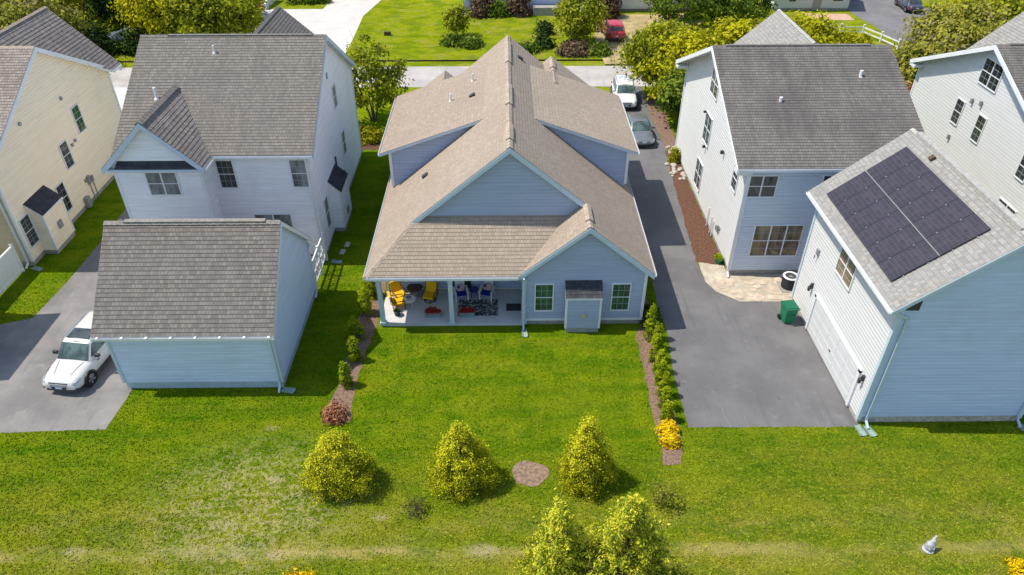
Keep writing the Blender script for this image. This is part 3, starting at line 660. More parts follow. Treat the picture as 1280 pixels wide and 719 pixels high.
house_main()

# ------------------------------------------------------------------ grey-blue house, left of centre
def gable_end_x(mb, y0, y1, ze, ym, zr, x, face, zb=.3):
    wall_x(mb, [(y0, zb), (y1, zb), (y1, ze), (ym, zr), (y0, ze)], x, face)
def house_left():
    h = thing('house', 'pale grey-blue two-storey house left of centre with a brown-grey roof and small front gable', 'house', (-15.5, 42, 0))
    w = MB(); X0, X1, Y0, Y1 = -20.4, -10.6, 35.46, 49.0; ye = 35.16; yb = 49.3; ym = 42.23; zr = 10.95; ze = 6.8
    s = (zr-ze)/(ym-ye)
    wall_y(w, [(X0, .3), (X1, .3), (X1, 6.85), (X0, 6.85)], Y0); wall_y(w, [(X0, .3), (X1, .3), (X1, 6.85), (X0, 6.85)], Y1, face=1)
    for x, fc in ((X0, -1), (X1, 1)): gable_end_x(w, Y0, Y1, 6.85, ym, 10.85, x, fc)
    wall_y(w, [(-20.4, .3), (-15.95, .3), (-15.95, 6.55), (-20.4, 6.55)], 34.2); wall_y(w, [(-20.62, 6.5), (-15.85, 6.5), (-15.9, 6.75), (-18.22, 9.02), (-20.6, 6.75)], 34.19)
    wall_x(w, [(34.2, .3), (35.46, .3), (35.46, 6.8), (34.2, 6.8)], -15.95, 1); wall_x(w, [(34.2, .3), (35.46, .3), (35.46, 6.8), (34.2, 6.8)], -20.41, -1)
    w.build('wall', 'siding_grey_blue', h)
    f = MB(); f.box(X0+.02, X1-.02, Y0+.02, Y1-.02, 0, .3); f.box(-20.38, -15.97, 34.22, 35.5, 0, .299); f.build('foundation', 'foundation', h)
    r, fa = MB(), MB()
    xa, xb = -20.9, -10.25
    roof_face(r, fa, [(xa, ye, ze), (xb, ye, ze), (xb, ym, zr), (xa, ym, zr)]); roof_face(r, fa, [(xa, yb, ze), (xb, yb, ze), (xb, ym, zr), (xa, ym, zr)])
    # cross gable to the street
    gx, gz = -15.05, 10.45
    roof_face(r, fa, [(gx, 42.4, gz), (gx, 50.1, gz), (-11.1, 50.1, 6.9), (-11.1, 42.4, 6.9)]); roof_face(r, fa, [(gx, 42.4, gz), (gx, 50.1, gz), (-19.0, 50.1, 6.9), (-19.0, 42.4, 6.9)])
    r.build('roof', 'shingle_grey', h)
    r2 = MB()
    roof_face(r2, fa, [(-18.22, 33.9, 9.22), (-18.22, 39.25, 9.22), (-15.58, 33.9, 6.68)] and [(-18.22, 33.9, 9.22), (-18.22, 39.27, 9.22), (-15.58, 34.95, 6.70), (-15.58, 33.9, 6.70)], expo=.22, lift=.022)
    roof_face(r2, fa, [(-18.22, 33.9, 9.22), (-18.22, 39.27, 9.22), (-20.88, 34.95, 6.68), (-20.88, 33.9, 6.68)], expo=.22, lift=.022)
    r2.build('gable_roof', 'shingle_brown', h); fa.build('fascia', 'trim_shaded', h)
    p = MB(); roof_face(p, None, [(-20.25, 33.95, 6.66), (-15.95, 33.95, 6.66), (-16.3, 34.28, 7.18), (-20.0, 34.28, 7.18)]); p.build('pent_roof', 'shingle_dark', h)  # pent roof in dark shingle, its shade put into the colour
    b = MB(); b.box(-20.6, -15.8, 33.9, 34.2, 6.5, 6.63); b.build('soffit_return', 'trim_shaded', h)
    caps((xa, ym, zr), (xb, ym, zr), 'cap_grey', h); caps((-18.22, 33.9, 9.22), (-18.22, 39.0, 9.22), 'cap_grey', h, w=.42, rise=.06); caps((gx, 42.4, gz), (gx, 50.1, gz), 'cap_grey', h)
    b = MB(); b.box(-19.3, -11.0, 42.12, 42.34, 10.93, 11.0); bevel(b.build('ridge_vent', 'cap_grey', h), .03)
    for (a, c) in (((-20.86, 6.62), (-18.22, 9.16)), ((-18.22, 9.16), (-15.6, 6.62))):
        b = MB(); b.prism([(a[0], 33.885, a[1]), (c[0], 33.885, c[1]), (c[0], 33.885, c[1]-.26), (a[0], 33.885, a[1]-.26)], (0, -.02, 0)); b.build('rake_board', 'trim_shaded', h)
    b = MB()
    for ya, za, yc, zc in ((ye, ze-.05, ym, zr-.05), (ym, zr-.05, yb, ze-.05)):
        b.prism([(xb+.002, ya, za), (xb+.002, yc, zc), (xb+.002, yc, zc-.24), (xb+.002, ya, za-.24)], (.02, 0, 0))
    b.build('rake_board', 'trim_shaded', h)
    gutter(h, (-15.5, ye-.01, ze-.03), (xb, ye-.01, ze-.03), (0, -1, 0)); gutter(h, (-15.57, 33.95, 6.66), (-15.57, 35.1, 6.66), (1, 0, 0))
    corner_boards(h, [(-10.6, 35.46, .3, 6.7), (-15.95, 34.2, .3, 6.5), (-20.4, 34.2, .3, 6.5), (-10.6, 49.0, .3, 6.7)])
    downspout(h, -10.72, 35.36, 6.75, 0, -.1); downspout(h, -15.86, 34.1, 6.6)
    window(h, (-18.05, 34.18, 5.72), 1.55, 1.28, 'S', 'pane_blind', units=2, cols=1, rows=1)
    window(h, (-15.13, 35.44, 5.6), .86, 1.6, 'S', 'pane_dark', cols=3); window(h, (-11.18, 35.44, 5.62), .84, 1.6, 'S', 'pane_blind', cols=3)
    window(h, (-13.15, 35.44, 2.0), 2.0, 2.1, 'S', 'pane_blind', units=2, cols=1, rows=1)
    window(h, (-10.58, 43.2, 6.9), .8, 1.3, 'E', 'pane_blind'); window(h, (-10.58, 43.8, 3.5), .8, 1.5, 'E', 'pane_dark'); window(h, (-10.58, 37.2, 2.1), .8, 1.9, 'E', 'pane_dark')
    bump_box(h, -10.6, -9.95, 38.45, 40.7, 2.78, 3.5, 'E', 'siding_grey_blue', 'shingle_dark')
    meter(h, (-10.58, 41.8, 1.6), 'E'); b = MB(); b.box(-9.94, -9.88, 39.4, 39.9, .7, 1.15); b.build('chase_vent', 'metal_grey', h)
    b = MB(); b.box(-9.9, -10.4, 40.4, 40.5, 3.0, 3.2); b.tube((-10.5, 40.9, 3.3), (-10.5, 40.9, 3.9), .05); b.build('flue', 'dark_grey', h)
    b = MB(); b.box(-10.57, -10.53, 42.0, 42.25, 8.4, 8.75); b.build('wall_vent', 'metal_grey', h)
    vent_pipe(h, (-16.47, 41.13, 10.31), .4); vent_pipe(h, (-19.15, 38.4, 8.7), .62, .07)
house_left()
# detached garage in front of it
def garage_left():
    h = thing('garage', 'low pale blue garage with brown-grey shingle gable roof, behind the parked white car', 'garage', (-14, 28.3, 0))
    X0, X1, Y0, Y1 = -17.77, -10.45, 24.65, 32.0; ye, yb, ym, ze, zr = 24.34, 32.3, 28.33, 3.43, 6.9
    w = MB(); wall_y(w, [(X0, .42), (X1, .42), (X1, 3.5), (X0, 3.5)], Y0); wall_y(w, [(X0, .42), (X1, .42), (X1, 3.5), (X0, 3.5)], Y1, face=1)
    for x, fc in ((X0, -1), (X1, 1)): gable_end_x(w, Y0, Y1, 3.5, ym, 6.75, x, fc, zb=.42)
    w.build('wall', 'siding_garage_blue', h); f = MB(); f.box(X0+.02, X1-.02, Y0+.02, Y1-.02, 0, .42); f.build('foundation', 'plinth_blue', h)
    r, fa = MB(), MB(); xa, xb = -18.2, -10.22
    roof_face(r, fa, [(xa, ye, ze), (xb, ye, ze), (xb, ym, zr), (xa, ym, zr)], lift=.022); roof_face(r, fa, [(xa, yb, ze), (xb, yb, ze), (xb, ym, zr), (xa, ym, zr)], lift=.022)
    r.build('roof', 'shingle_weathered', h); fa.build('fascia', 'trim_white', h)
    caps((xa, ym, zr), (xb, ym, zr), 'cap_weathered', h, w=.36, rise=.04)
    b = MB(); b.box(-17.3, -10.9, 28.2, 28.46, 6.89, 6.965); bevel(b.build('ridge_vent', 'cap_weathered', h), .03)
    for ya, za, yc, zc in ((ye, ze-.04, ym, zr-.04), (ym, zr-.04, yb, ze-.04)):
        for x in (xb+.002, xa-.022):
            b = MB(); b.prism([(x, ya, za), (x, yc, zc), (x, yc, zc-.24), (x, ya, za-.24)], (.02, 0, 0)); b.build('rake_board', 'trim_white', h)
    gutter(h, (xa, ye-.01, ze-.03), (xb, ye-.01, ze-.03), (0, -1, 0)); gutter(h, (xa, yb+.01, ze-.03), (xb, yb+.01, ze-.03), (0, 1, 0))
    b = MB()
    for i in range(8): x = xa+.3+i*1.07; b.box(x-.05, x+.05, ye-.15, ye+.02, ze-.05, ze+.012)
    b.build('gutter_hanger', 'trim_white', h)
    corner_boards(h, [(X1, Y0, .42, 3.35), (X0, Y0, .42, 3.35), (X1, Y1, .42, 3.35)], 'trim_shaded')
    downspout(h, X1-.12, Y0-.1, 3.4, .05, -.1, 'trim_shaded'); downspout(h, X1+.08, Y1-.15, 3.4, .1, .1)
    b = MB(); b.box(X0-.03, X0-.005, 25.6, 30.9, .1, 2.3); d = b.build('garage_door', 'garage_door', h)
    b = MB(); b.box(X0-.15, X0-.01, 24.95, 25.15, 1.9, 2.25); b.build('wall_lamp', 'dark_grey', h)
garage_left()

# ------------------------------------------------------------------ cream house, far left
def house_cream():
    h = thing('house', 'cream sided house at the far left with brown roof, gable end towards the garage', 'house', (-33, 42, 0))
    w = MB(); X0, X1, Y0, Y1 = -38.5, -27.4, 34.9, 49.2; ye, yb, ym, ze, zr = 34.6, 49.6, 42.05, 6.45, 10.4
    for x, fc in ((X0, -1), (X1, 1)): gable_end_x(w, Y0, Y1, 6.5, ym, 10.25, x, fc)
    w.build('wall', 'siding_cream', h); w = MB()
    wall_y(w, [(X0, .3), (X1, .3), (X1, 6.5), (X0, 6.5)], Y0); wall_y(w, [(X0, .3), (X1, .3), (X1, 6.5), (X0, 6.5)], Y1, face=1); w.build('rear_wall', 'siding_cream_shaded', h)
    f = MB(); f.box(X0+.02, X1-.02, Y0+.02, Y1-.02, 0, .3); f.build('foundation', 'foundation', h)
    r, fa = MB(), MB(); xa, xb = -38.9, -27.08
    roof_face(r, fa, [(xa, ye, ze), (xb, ye, ze), (xb, ym, zr), (xa, ym, zr)]); roof_face(r, fa, [(xa, yb, ze), (xb, yb, ze), (xb, ym, zr), (xa, ym, zr)])
    gx, gz = -30.55, 10.45
    r2 = MB(); roof_face(r2, fa, [(gx, 42.0, gz), (gx, 50.1, gz), (-26.72, 50.9, 6.55), (-26.72, 48.6, 6.55), (-27.0, 42.0, 6.84)] and [(gx, 42.1, gz), (gx, 50.1, gz), (-26.75, 50.1, 6.6), (-26.75, 48.8, 6.6)], expo=.23, lift=.022)
    roof_face(r2, fa, [(gx, 42.1, gz), (gx, 50.1, gz), (-34.3, 50.1, 6.6), (-34.3, 48.8, 6.6)], expo=.23, lift=.022)
    r.build('roof', 'shingle_brown', h); r2.build('cross_roof', 'shingle_brown', h); fa.build('fascia', 'trim_white', h)
    caps((xa, ym, zr), (xb, ym, zr), 'cap_tan', h); caps((gx, 42.2, gz), (gx, 50.1, gz), 'cap_tan', h)
    for ya, za, yc, zc in ((ye, ze-.03, ym, zr-.03), (ym, zr-.03, yb, ze-.03)):
        b = MB(); x = xb+.002; b.prism([(x, ya, za), (x, yc, zc), (x, yc, zc-.28), (x, ya, za-.28)], (.02, 0, 0)); b.build('rake_board', 'trim_white', h)
    gutter(h, (-26.74, 48.9, 6.57), (-26.74, 50.0, 6.57), (1, 0, 0)); gutter(h, (xa, ye-.01, ze-.03), (xb, ye-.01, ze-.03), (0, -1, 0))
    corner_boards(h, [(X1, Y0, .3, 6.35), (X1, Y1, .3, 6.35)]); downspout(h, X1-.25, Y0-.1, 6.4); 
    window(h, (-27.38, 44.0, 5.15), .82, 1.6, 'E', 'pane_green', cols=2, rows=2); window(h, (-27.38, 41.45, 3.85), .82, 1.55, 'E', 'pane_dark', cols=2, rows=2)
    window(h, (-27.38, 39.6, 1.85), .82, 1.75, 'E', 'pane_dark', cols=2, rows=2); window(h, (-27.38, 35.6, 1.95), .85, 1.75, 'E', 'pane_dark', cols=2, rows=3)
    bump_box(h, -27.4, -26.62, 36.1, 38.25, 2.65, 3.42, 'E', 'siding_cream', 'shingle_dark')
    b = MB(); b.box(-26.6, -26.5, 37.0, 37.4, 1.2, 1.65); b.build('chase_vent', 'metal_grey', h)
    meter(h, (-27.38, 42.6, 1.5), 'E', 1.1); b = MB(); b.box(-27.38, -27.1, 41.35, 41.75, .1, .8); b.build('utility_box', 'metal_grey', h)
    for (y, z) in ((43.0, 6.9), (42.35, 4.1), (42.8, 4.2), (38.5, 7.2)):
        b = MB(); b.box(-27.38, -27.26, y-.09, y+.09, z-.09, z+.09); b.build('wall_vent', 'metal_grey', h)
    # two storey porch at the street side
    b = MB(); b.box(-31.0, -27.0, 49.8, 55.0, 2.85, 3.0); b.build('balcony_floor', 'porch_concrete', h)
    b = MB(); b.box(-31.0, -27.0, 49.8, 55.0, 0, .4); b.build('front_porch_floor', 'pale_concrete', h)
    for y in (50.2, 52.4, 54.8):
        b = MB(); b.box(-27.2, -27.0, y-.1, y+.1, .4, 2.84); b.build('porch_post', 'vinyl', h); b = MB(); b.box(-27.2, -27.0, y-.1, y+.1, 3.01, 4.3); b.build('porch_post', 'vinyl', h)
    for i in range(22): y = 50.4+i*.2; b = MB(); b.box(-27.12, -27.08, y-.02, y+.02, 3.1, 3.95); b.build('baluster', 'vinyl', h)
    for z in (3.06, 3.95): b = MB(); b.box(-27.15, -27.05, 50.3, 54.7, z, z+.07); b.build('porch_rail', 'vinyl', h)
struct(sheet('front_walk', [(-34, 54.5), (-21.1, 50.0), (-21.1, 62.6), (-34, 62.6)], .008, 'pale_concrete'))
house_cream()
def far_left_garage():
    h = thing('garage', 'cream garage beyond the left picture edge, its shadow on the grey driveway', 'garage', (-31, 28, 0))
    w = MB(); X0, X1, Y0, Y1 = -34.6, -27.7, 25.9, 30.5; xm = -30.9
    wall_y(w, [(X0, .3), (X1, .3), (X1, 6.4), (xm, 9.2), (X0, 6.4)], Y0); wall_y(w, [(X0, .3), (X1, .3), (X1, 6.4), (xm, 9.2), (X0, 6.4)], Y1, face=1)
    wall_x(w, [(Y0, .3), (Y1, .3), (Y1, 6.4), (Y0, 6.4)], X1, 1); wall_x(w, [(Y0, .3), (Y1, .3), (Y1, 6.4), (Y0, 6.4)], X0, -1)
    w.build('wall', 'siding_cream', h); f = MB(); f.box(X0+.02, X1-.02, Y0+.02, Y1-.02, 0, .3); f.build('foundation', 'foundation', h)
    r, fa = MB(), MB(); ya, yb = 25.6, 30.7
    roof_face(r, fa, [(xm, ya, 9.4), (xm, yb, 9.4), (X1+.4, yb, 6.3), (X1+.4, ya, 6.3)]); roof_face(r, fa, [(xm, ya, 9.4), (xm, yb, 9.4), (X0-.4, yb, 6.3), (X0-.4, ya, 6.3)])
    r.build('roof', 'shingle_brown', h); fa.build('fascia', 'trim_white', h)
far_left_garage()

# ------------------------------------------------------------------ white house, right of centre
def back_house(lab, X0, X1, Yb, wins, roofm, crossm, capm, wallm, backm, ridgex, xa, xb, y1=49.4):
    h = thing('house', lab, 'house', ((X0+X1)/2, 41.5, 0))
    Y0, Y1 = Yb, y1; ye, yb_, ze, zr = Yb-.3, y1+.35, 6.83, 10.45; ym = 41.6
    w = MB()
    for x, fc in ((X0, -1), (X1, 1)): gable_end_x(w, Y0, Y1, 6.85, ym, 10.3, x, fc)
    w.build('wall', wallm, h); w = MB()
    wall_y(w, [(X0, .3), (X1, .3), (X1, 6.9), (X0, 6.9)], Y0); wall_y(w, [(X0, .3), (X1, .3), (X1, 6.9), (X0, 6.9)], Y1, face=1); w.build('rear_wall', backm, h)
    f = MB(); f.box(X0+.02, X1-.02, Y0+.02, Y1-.02, 0, .3); f.build('foundation', 'foundation', h)
    r, fa = MB(), MB()
    roof_face(r, fa, [(xa, ye, ze), (xb, ye, ze), (xb, ym, zr), (xa, ym, zr)]); roof_face(r, fa, [(xa, yb_, ze), (xb, yb_, ze), (xb, ym, zr), (xa, ym, zr)])
    r.build('roof', roofm, h); r2 = MB(); gx, gz = ridgex, 10.5
    roof_face(r2, fa, [(gx, 41.9, gz), (gx, 48.75, gz), (gx-4.3, 48.75, 6.75), (gx-4.3, 41.9, 6.75)]); roof_face(r2, fa, [(gx, 41.9, gz), (gx, 48.75, gz), (gx+4.3, 48.75, 6.75), (gx+4.3, 41.9, 6.75)])
    w = MB(); wall_y(w, [(gx-4, .3), (gx+4, .3), (gx+4, 6.7), (gx, 10.3), (gx-4, 6.7)], 49.45-1.0, face=1) if False else None
    r2.build('cross_roof', crossm, h); fa.build('fascia', 'trim_white', h)  # paler cross-roof shingles put the sunlit slope's brightness into the colour
    caps((xa, ym, zr), (xb, ym, zr), capm, h); caps((gx, 41.9, gz), (gx, 48.75, gz), 'cap_pale', h)
    b = MB(); b.box(xa+.8, xb-1.2, ym-.11, ym+.11, zr-.02, zr+.06); bevel(b.build('ridge_vent', capm, h), .03)
    for ya, za, yc, zc in ((ye, ze-.03, ym, zr-.03), (ym, zr-.03, yb_, ze-.03)):
        b = MB(); x = xa-.024; b.prism([(x, ya, za), (x, yc, zc), (x, yc, zc-.26), (x, ya, za-.26)], (.02, 0, 0)); b.build('rake_board', 'trim_white', h)
    for (y0_, y1_) in ((ye, Y0+.35), (Y1-.35, yb_)):
        b = MB(); b.box(xa-.0, X0+.02, y0_, y1_, ze-.38, ze-.2); b.build('eave_return', 'trim_white', h)
    gutter(h, (xa, ye-.01, ze-.03), (xb, ye-.01, ze-.03), (0, -1, 0)); gutter(h, (xa, yb_+.01, ze-.03), (xb, yb_+.01, ze-.03), (0, 1, 0))
    corner_boards(h, [(X0, Y0, .3, 6.6), (X0, Y1, .3, 6.6)])
    for wn_ in wins: window(h, *wn_[0], **wn_[1])
    return h
K = dict
hr = back_house('white two-storey house right of the long driveway, dark grey roof with two vent pipes', 12.76, 22.0, 33.6,
    [(((13.48, 33.58, 5.7), 1.5, 1.2, 'S', 'pane_dark'), K(units=2, cols=1, rows=1)), (((14.98, 33.58, 2.3), 2.6, 1.95, 'S', 'pane_tan'), K(units=3, cols=2, rows=2)),
     (((17.4, 33.58, 5.7), 1.5, 1.2, 'S', 'pane_dark'), K(units=2, cols=1, rows=1)),
     (((12.74, 42.15, 8.0), 1.55, 1.5, 'W', 'pane_dark'), K(units=2, cols=2, rows=2)), (((12.74, 42.15, 5.05), 1.35, 1.8, 'W', 'pane_dark'), K(units=2, cols=2, rows=2)),
     (((12.74, 42.45, 1.75), 1.35, 1.8, 'W', 'pane_dark'), K(units=2, cols=2, rows=2)), (((12.74, 35.5, 5.1), .8, 1.3, 'W', 'pane_dark'), K(cols=2, rows=2))],
    'shingle_slate', 'shingle_pale', 'cap_grey', 'siding_white', 'siding_rear_shaded', 18.05, 11.98, 22.3)
vent_pipe(hr, (19.93, 39.34, 9.38), .4, .09); vent_pipe(hr, (15.07, 37.61, 8.55), .4, .09)
for (y, z, s_) in ((41.9, 4.0, .5), (42.9, 5.9, .4), (38.2, 5.4, .6)):
    b = MB(); b.box(12.5, 12.68, y-.12*s_, y+.12*s_, z-.16*s_, z+.16*s_); b.build('wall_vent', 'dark_grey', hr)
for y in (37.6, 38.0, 38.8): b = MB(); b.tube((12.66, y, .05), (12.66, y, 1.0+.2*(y-37)), .035); b.build('conduit', 'vinyl', hr)
meter(hr, (12.74, 36.6, 1.2), 'W', .8, False)
downspout(hr, 12.62, 33.5, 6.8, .1, -.1)
hf = back_house('white house at the right edge beyond the two-storey garage, with double attic window', 29.05, 39.0, 33.6,
    [(((29.03, 41.8, 8.6), 1.85, 1.45, 'W', 'pane_dark'), K(units=2, cols=2, rows=2)), (((29.03, 43.55, 5.55), .78, 1.5, 'W', 'pane_dark'), K(cols=2, rows=2)),
     (((29.03, 41.0, 5.5), .78, 1.55, 'W', 'pane_dark'), K(cols=2, rows=2)), (((29.03, 36.0, 2.5), 1.6, 1.1, 'W', 'pane_dark'), K(units=2, cols=3, rows=3, style='fixed')),
     (((29.03, 36.1, 5.4), .8, 1.4, 'W', 'pane_dark'), K(cols=2, rows=2))],
    'shingle_slate', 'shingle_pale', 'cap_grey', 'siding_white', 'siding_rear_shaded', 34.5, 28.42, 39.4)
for (y, z) in ((42.5, 6.7), (41.6, 6.9), (43.4, 3.9)):
    b = MB(); b.box(28.85, 28.98, y-.08, y+.08, z-.14, z+.14); b.build('wall_vent', 'metal_grey', hf)

# ------------------------------------------------------------------ two-storey garage with solar panels
def garage_right():
    h = thing('garage', 'two-storey white garage beside the wide driveway, solar panels on its pale roof', 'garage', (19, 26.5, 0))
    X0, X1, Y0, Y1 = 15.6, 22.75, 22.15, 31.1; xa, xb, xm, ze, zr = 15.02, 23.25, 19.12, 6.58, 9.88; ya, yb = 21.83, 31.42
    w = MB()
    wall_x(w, [(Y0, .25), (Y1, .25), (Y1, 6.75), (Y0, 6.75)], X0, -1); wall_x(w, [(Y0, .25), (Y1, .25), (Y1, 6.75), (Y0, 6.75)], X1, 1); w.build('wall', 'siding_white', h)
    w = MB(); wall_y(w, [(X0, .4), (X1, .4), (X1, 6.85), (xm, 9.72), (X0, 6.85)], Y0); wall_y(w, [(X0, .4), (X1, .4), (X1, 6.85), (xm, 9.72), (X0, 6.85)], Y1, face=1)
    w.build('gable_wall', 'siding_garage_shaded', h)
    f = MB(); f.box(X0+.0, X1-.02, Y0+.02, Y1-.02, 0, .4); f.build('foundation', 'stone', h)
    r, fa = MB(), MB()
    roof_face(r, fa, [(xa, ya, ze), (xm, ya, zr), (xm, yb, zr), (xa, yb, ze)]); roof_face(r, fa, [(xb, ya, ze), (xm, ya, zr), (xm, yb, zr), (xb, yb, ze)])
    r.build('roof', 'shingle_pale', h); fa.build('fascia', 'trim_white', h); caps((xm, ya, zr), (xm, yb, zr), 'cap_pale', h)
    b = MB(); b.box(xm-.14, xm+.14, ya+.6, yb-.6, zr-.01, zr+.09); bevel(b.build('ridge_vent', 'cap_pale', h), .03)
    for a, c in (((xa, ze-.03), (xm, zr-.03)), ((xm, zr-.03), (xb, ze-.03))):
        b = MB(); y = ya-.002; b.prism([(a[0], y, a[1]), (c[0], y, c[1]), (c[0], y, c[1]-.22), (a[0], y, a[1]-.22)], (0, -.02, 0)); b.build('rake_board', 'trim_shaded', h)
    gutter(h, (xa-.01, ya, ze-.03), (xa-.01, yb, ze-.03), (-1, 0, 0)); gutter(h, (xb+.01, ya, ze-.03), (xb+.01, yb, ze-.03), (1, 0, 0))
    corner_boards(h, [(X0, Y0, .25, 6.5), (X0, Y1, .25, 6.5), (X1, Y0, .25, 6.5)], 'trim_shaded', w=.16)
    downspout(h, X0+.3, Y0-.1, 6.4, -.5, 0, 'trim_shaded'); downspout(h, X1-.1, Y0-.1, 6.4, .4, 0, 'trim_shaded')
    b = MB(); b.box(15.62, 16.22, 22.09, 22.13, 6.4, 6.95); b.build('dark_gable_panel', 'dark_grey', h)  # small dark panel just below the rake
    window(h, (15.57, 26.85, 5.15), 1.6, 1.35, 'W', 'pane_tan', units=2, cols=2, rows=2)
    # door: recessed sections in a white frame
    b = MB(); b.box(15.48, 15.62, 23.05, 23.22, .1, 2.28); b.box(15.48, 15.62, 28.52, 28.69, .1, 2.28); b.box(15.48, 15.62, 23.05, 28.69, 2.14, 2.30); df = b.build('door_frame', 'trim_white', h)
    b = MB(); b.box(15.515, 15.522, 23.22, 28.52, 2.085, 2.14); b.box(15.515, 15.522, 23.222, 23.25, .1, 2.1); b.build('door_shade_strip', 'black', df)  # black strips stand in for the frame's shadow on the door
    for k in range(4):
        b = MB(); b.box(15.525, 15.562, 23.25, 28.50, .10+k*.497, .10+k*.497+.487)
        for j in range(5): b.box(15.517, 15.526, 23.40+j*1.02, 24.30+j*1.02, .18+k*.497, .51+k*.497)
        b.build('door_section', 'garage_door', df)
    b = MB(); b.box(15.48, 15.517, 25.8, 25.95, .95, 1.0); b.build('door_handle', 'dark_grey', df)
    for (y, z) in ((22.75, 2.0), (29.3, 2.15)):
        b = MB(); b.box(15.44, 15.58, y-.06, y+.06, z, z+.3); b.lathe((15.40, y, z-.12), [(.03, .3), (.09, .2), (.07, 0), (0, 0)], 8); b.build('wall_lamp', 'dark_grey', h)
    b = MB(); b.box(15.45, 15.58, 29.6, 29.8, 3.95, 4.25); b.tube((15.42, 29.75, 3.9), (15.42, 29.75, 3.7), .03); b.build('wall_fitting', 'metal_grey', h)
    k = .8; nrm = Vector((-.8, 0, 1)).normalized(); sx = Vector((1, 0, .8)).normalized()
    # two rows of six modules on rails
    T = thing('solar_array', 'dark solar array of two rows of six modules on the pale garage roof', 'solar panels', (17.0, 26.7, 8.2))
    base = Vector((15.45, 0, 6.58+.8*.45))+nrm*.09; L = 3.92; W = 7.14
    pm = MB(); pm.obox((0, 0, 0), (sx, (0, 1, 0), nrm), (L/4-.012, W/12-.012, .018)); pme = pm.mesh('solar_panel', 'solar_frame')
    gm = MB(); gm.obox(nrm*.0195, (sx, (0, 1, 0), nrm), (L/4-.045, W/12-.045, .003)); gme = gm.mesh('cells', 'solar_cell')
    for i in range(2):
        for j in range(6):
            c = base+sx*(L/4+i*(L/2+.02))+Vector((0, 23.2+W/12+j*W/6, 0))
            o = bpy.data.objects.new('solar_panel', pme); o.location = c; link(o, T); link(bpy.data.objects.new('cells', gme), o)
    b = MB(); b.bar(base+sx*(L/2+.01)+Vector((0, 23.2, 0))+nrm*.02, base+sx*(L/2+.01)+Vector((0, 23.2+W, 0))+nrm*.02, .022, .012, up=nrm); b.build('seam_rail', 'metal_grey', T)
    for q in (.5, 1.5, 2.45, 3.4):
        b = MB(); b.bar(base+sx*q+Vector((0, 23.15, 0))-nrm*.05, base+sx*q+Vector((0, 23.25+W, 0))-nrm*.05, .04, .04, up=nrm); b.build('mounting_rail', 'metal_grey', T)
    cl = MB(); cl.obox(nrm*.024, (sx, (0, 1, 0), nrm), (.035, .02, .008)); cm = cl.mesh('clamp', 'alloy')
    for i, q in enumerate((.5, 1.5, 2.45, 3.4)):
        for j in range(1, 6):
            o = bpy.data.objects.new('clamp', cm); o.location = base+sx*q+Vector((0, 23.2+j*W/6, 0)); link(o, T)
    b = MB(); b.obox((18.79, 28.7, 9.68), (sx, (0, 1, 0), nrm), (.12, .12, .09)); bevel(b.build('roof_vent', 'wicker_brown', h), .02)
garage_right()
# ------------------------------------------------------------------ cars
def loft(mb, rings, closed_ends=True, mi=0):
    n = len(rings[0])
    for a, b_ in zip(rings, rings[1:]):
        for i in range(n):
            j = (i+1) % n; mb.poly([a[i], a[j], b_[j], b_[i]], mi=mi)
    if closed_ends: mb.poly(rings[0][::-1], mi=mi); mb.poly(rings[-1], mi=mi)
def smooth_obj(o, lev=2):
    m = o.modifiers.new('sub', 'SUBSURF'); m.levels = lev; m.render_levels = lev; return o
wheel_cache = {}
def wheel_mesh(r):
    if r not in wheel_cache:
        t = MB(); t.lathe((0, 0, 0), [(r*.66, -.11), (r*.93, -.115), (r, -.08), (r, .08), (r*.93, .115), (r*.66, .11), (r*.66, -.11)], 24, axis='y')
        m = MB(); m.lathe((0, 0, 0), [(r*.66, -.10), (r*.70, -.10), (r*.60, -.04), (r*.2, -.035), (r*.14, -.07), (0, -.075)], 24, axis='y')
        m.lathe((0, 0, 0), [(r*.66, .10), (r*.70, .10), (r*.60, .04), (r*.2, .035), (r*.14, .07), (0, .075)], 24, axis='y')
        sp = MB()
        for sgn in (-1, 1):
            for k in range(5):
                for d in (-.12, .12):
                    a = 2*math.pi*k/5+d; sp.bar((r*.12*math.cos(a), sgn*.085, r*.12*math.sin(a)), (r*.64*math.cos(a), sgn*.095, r*.64*math.sin(a)), .045, .035, up=(0, 1, 0))
        wheel_cache[r] = (t.mesh('wheel', 'rubber', smooth=True), m.mesh('rim', 'dark_grey', smooth=True), sp.mesh('spokes', 'alloy'))
    return wheel_cache[r]
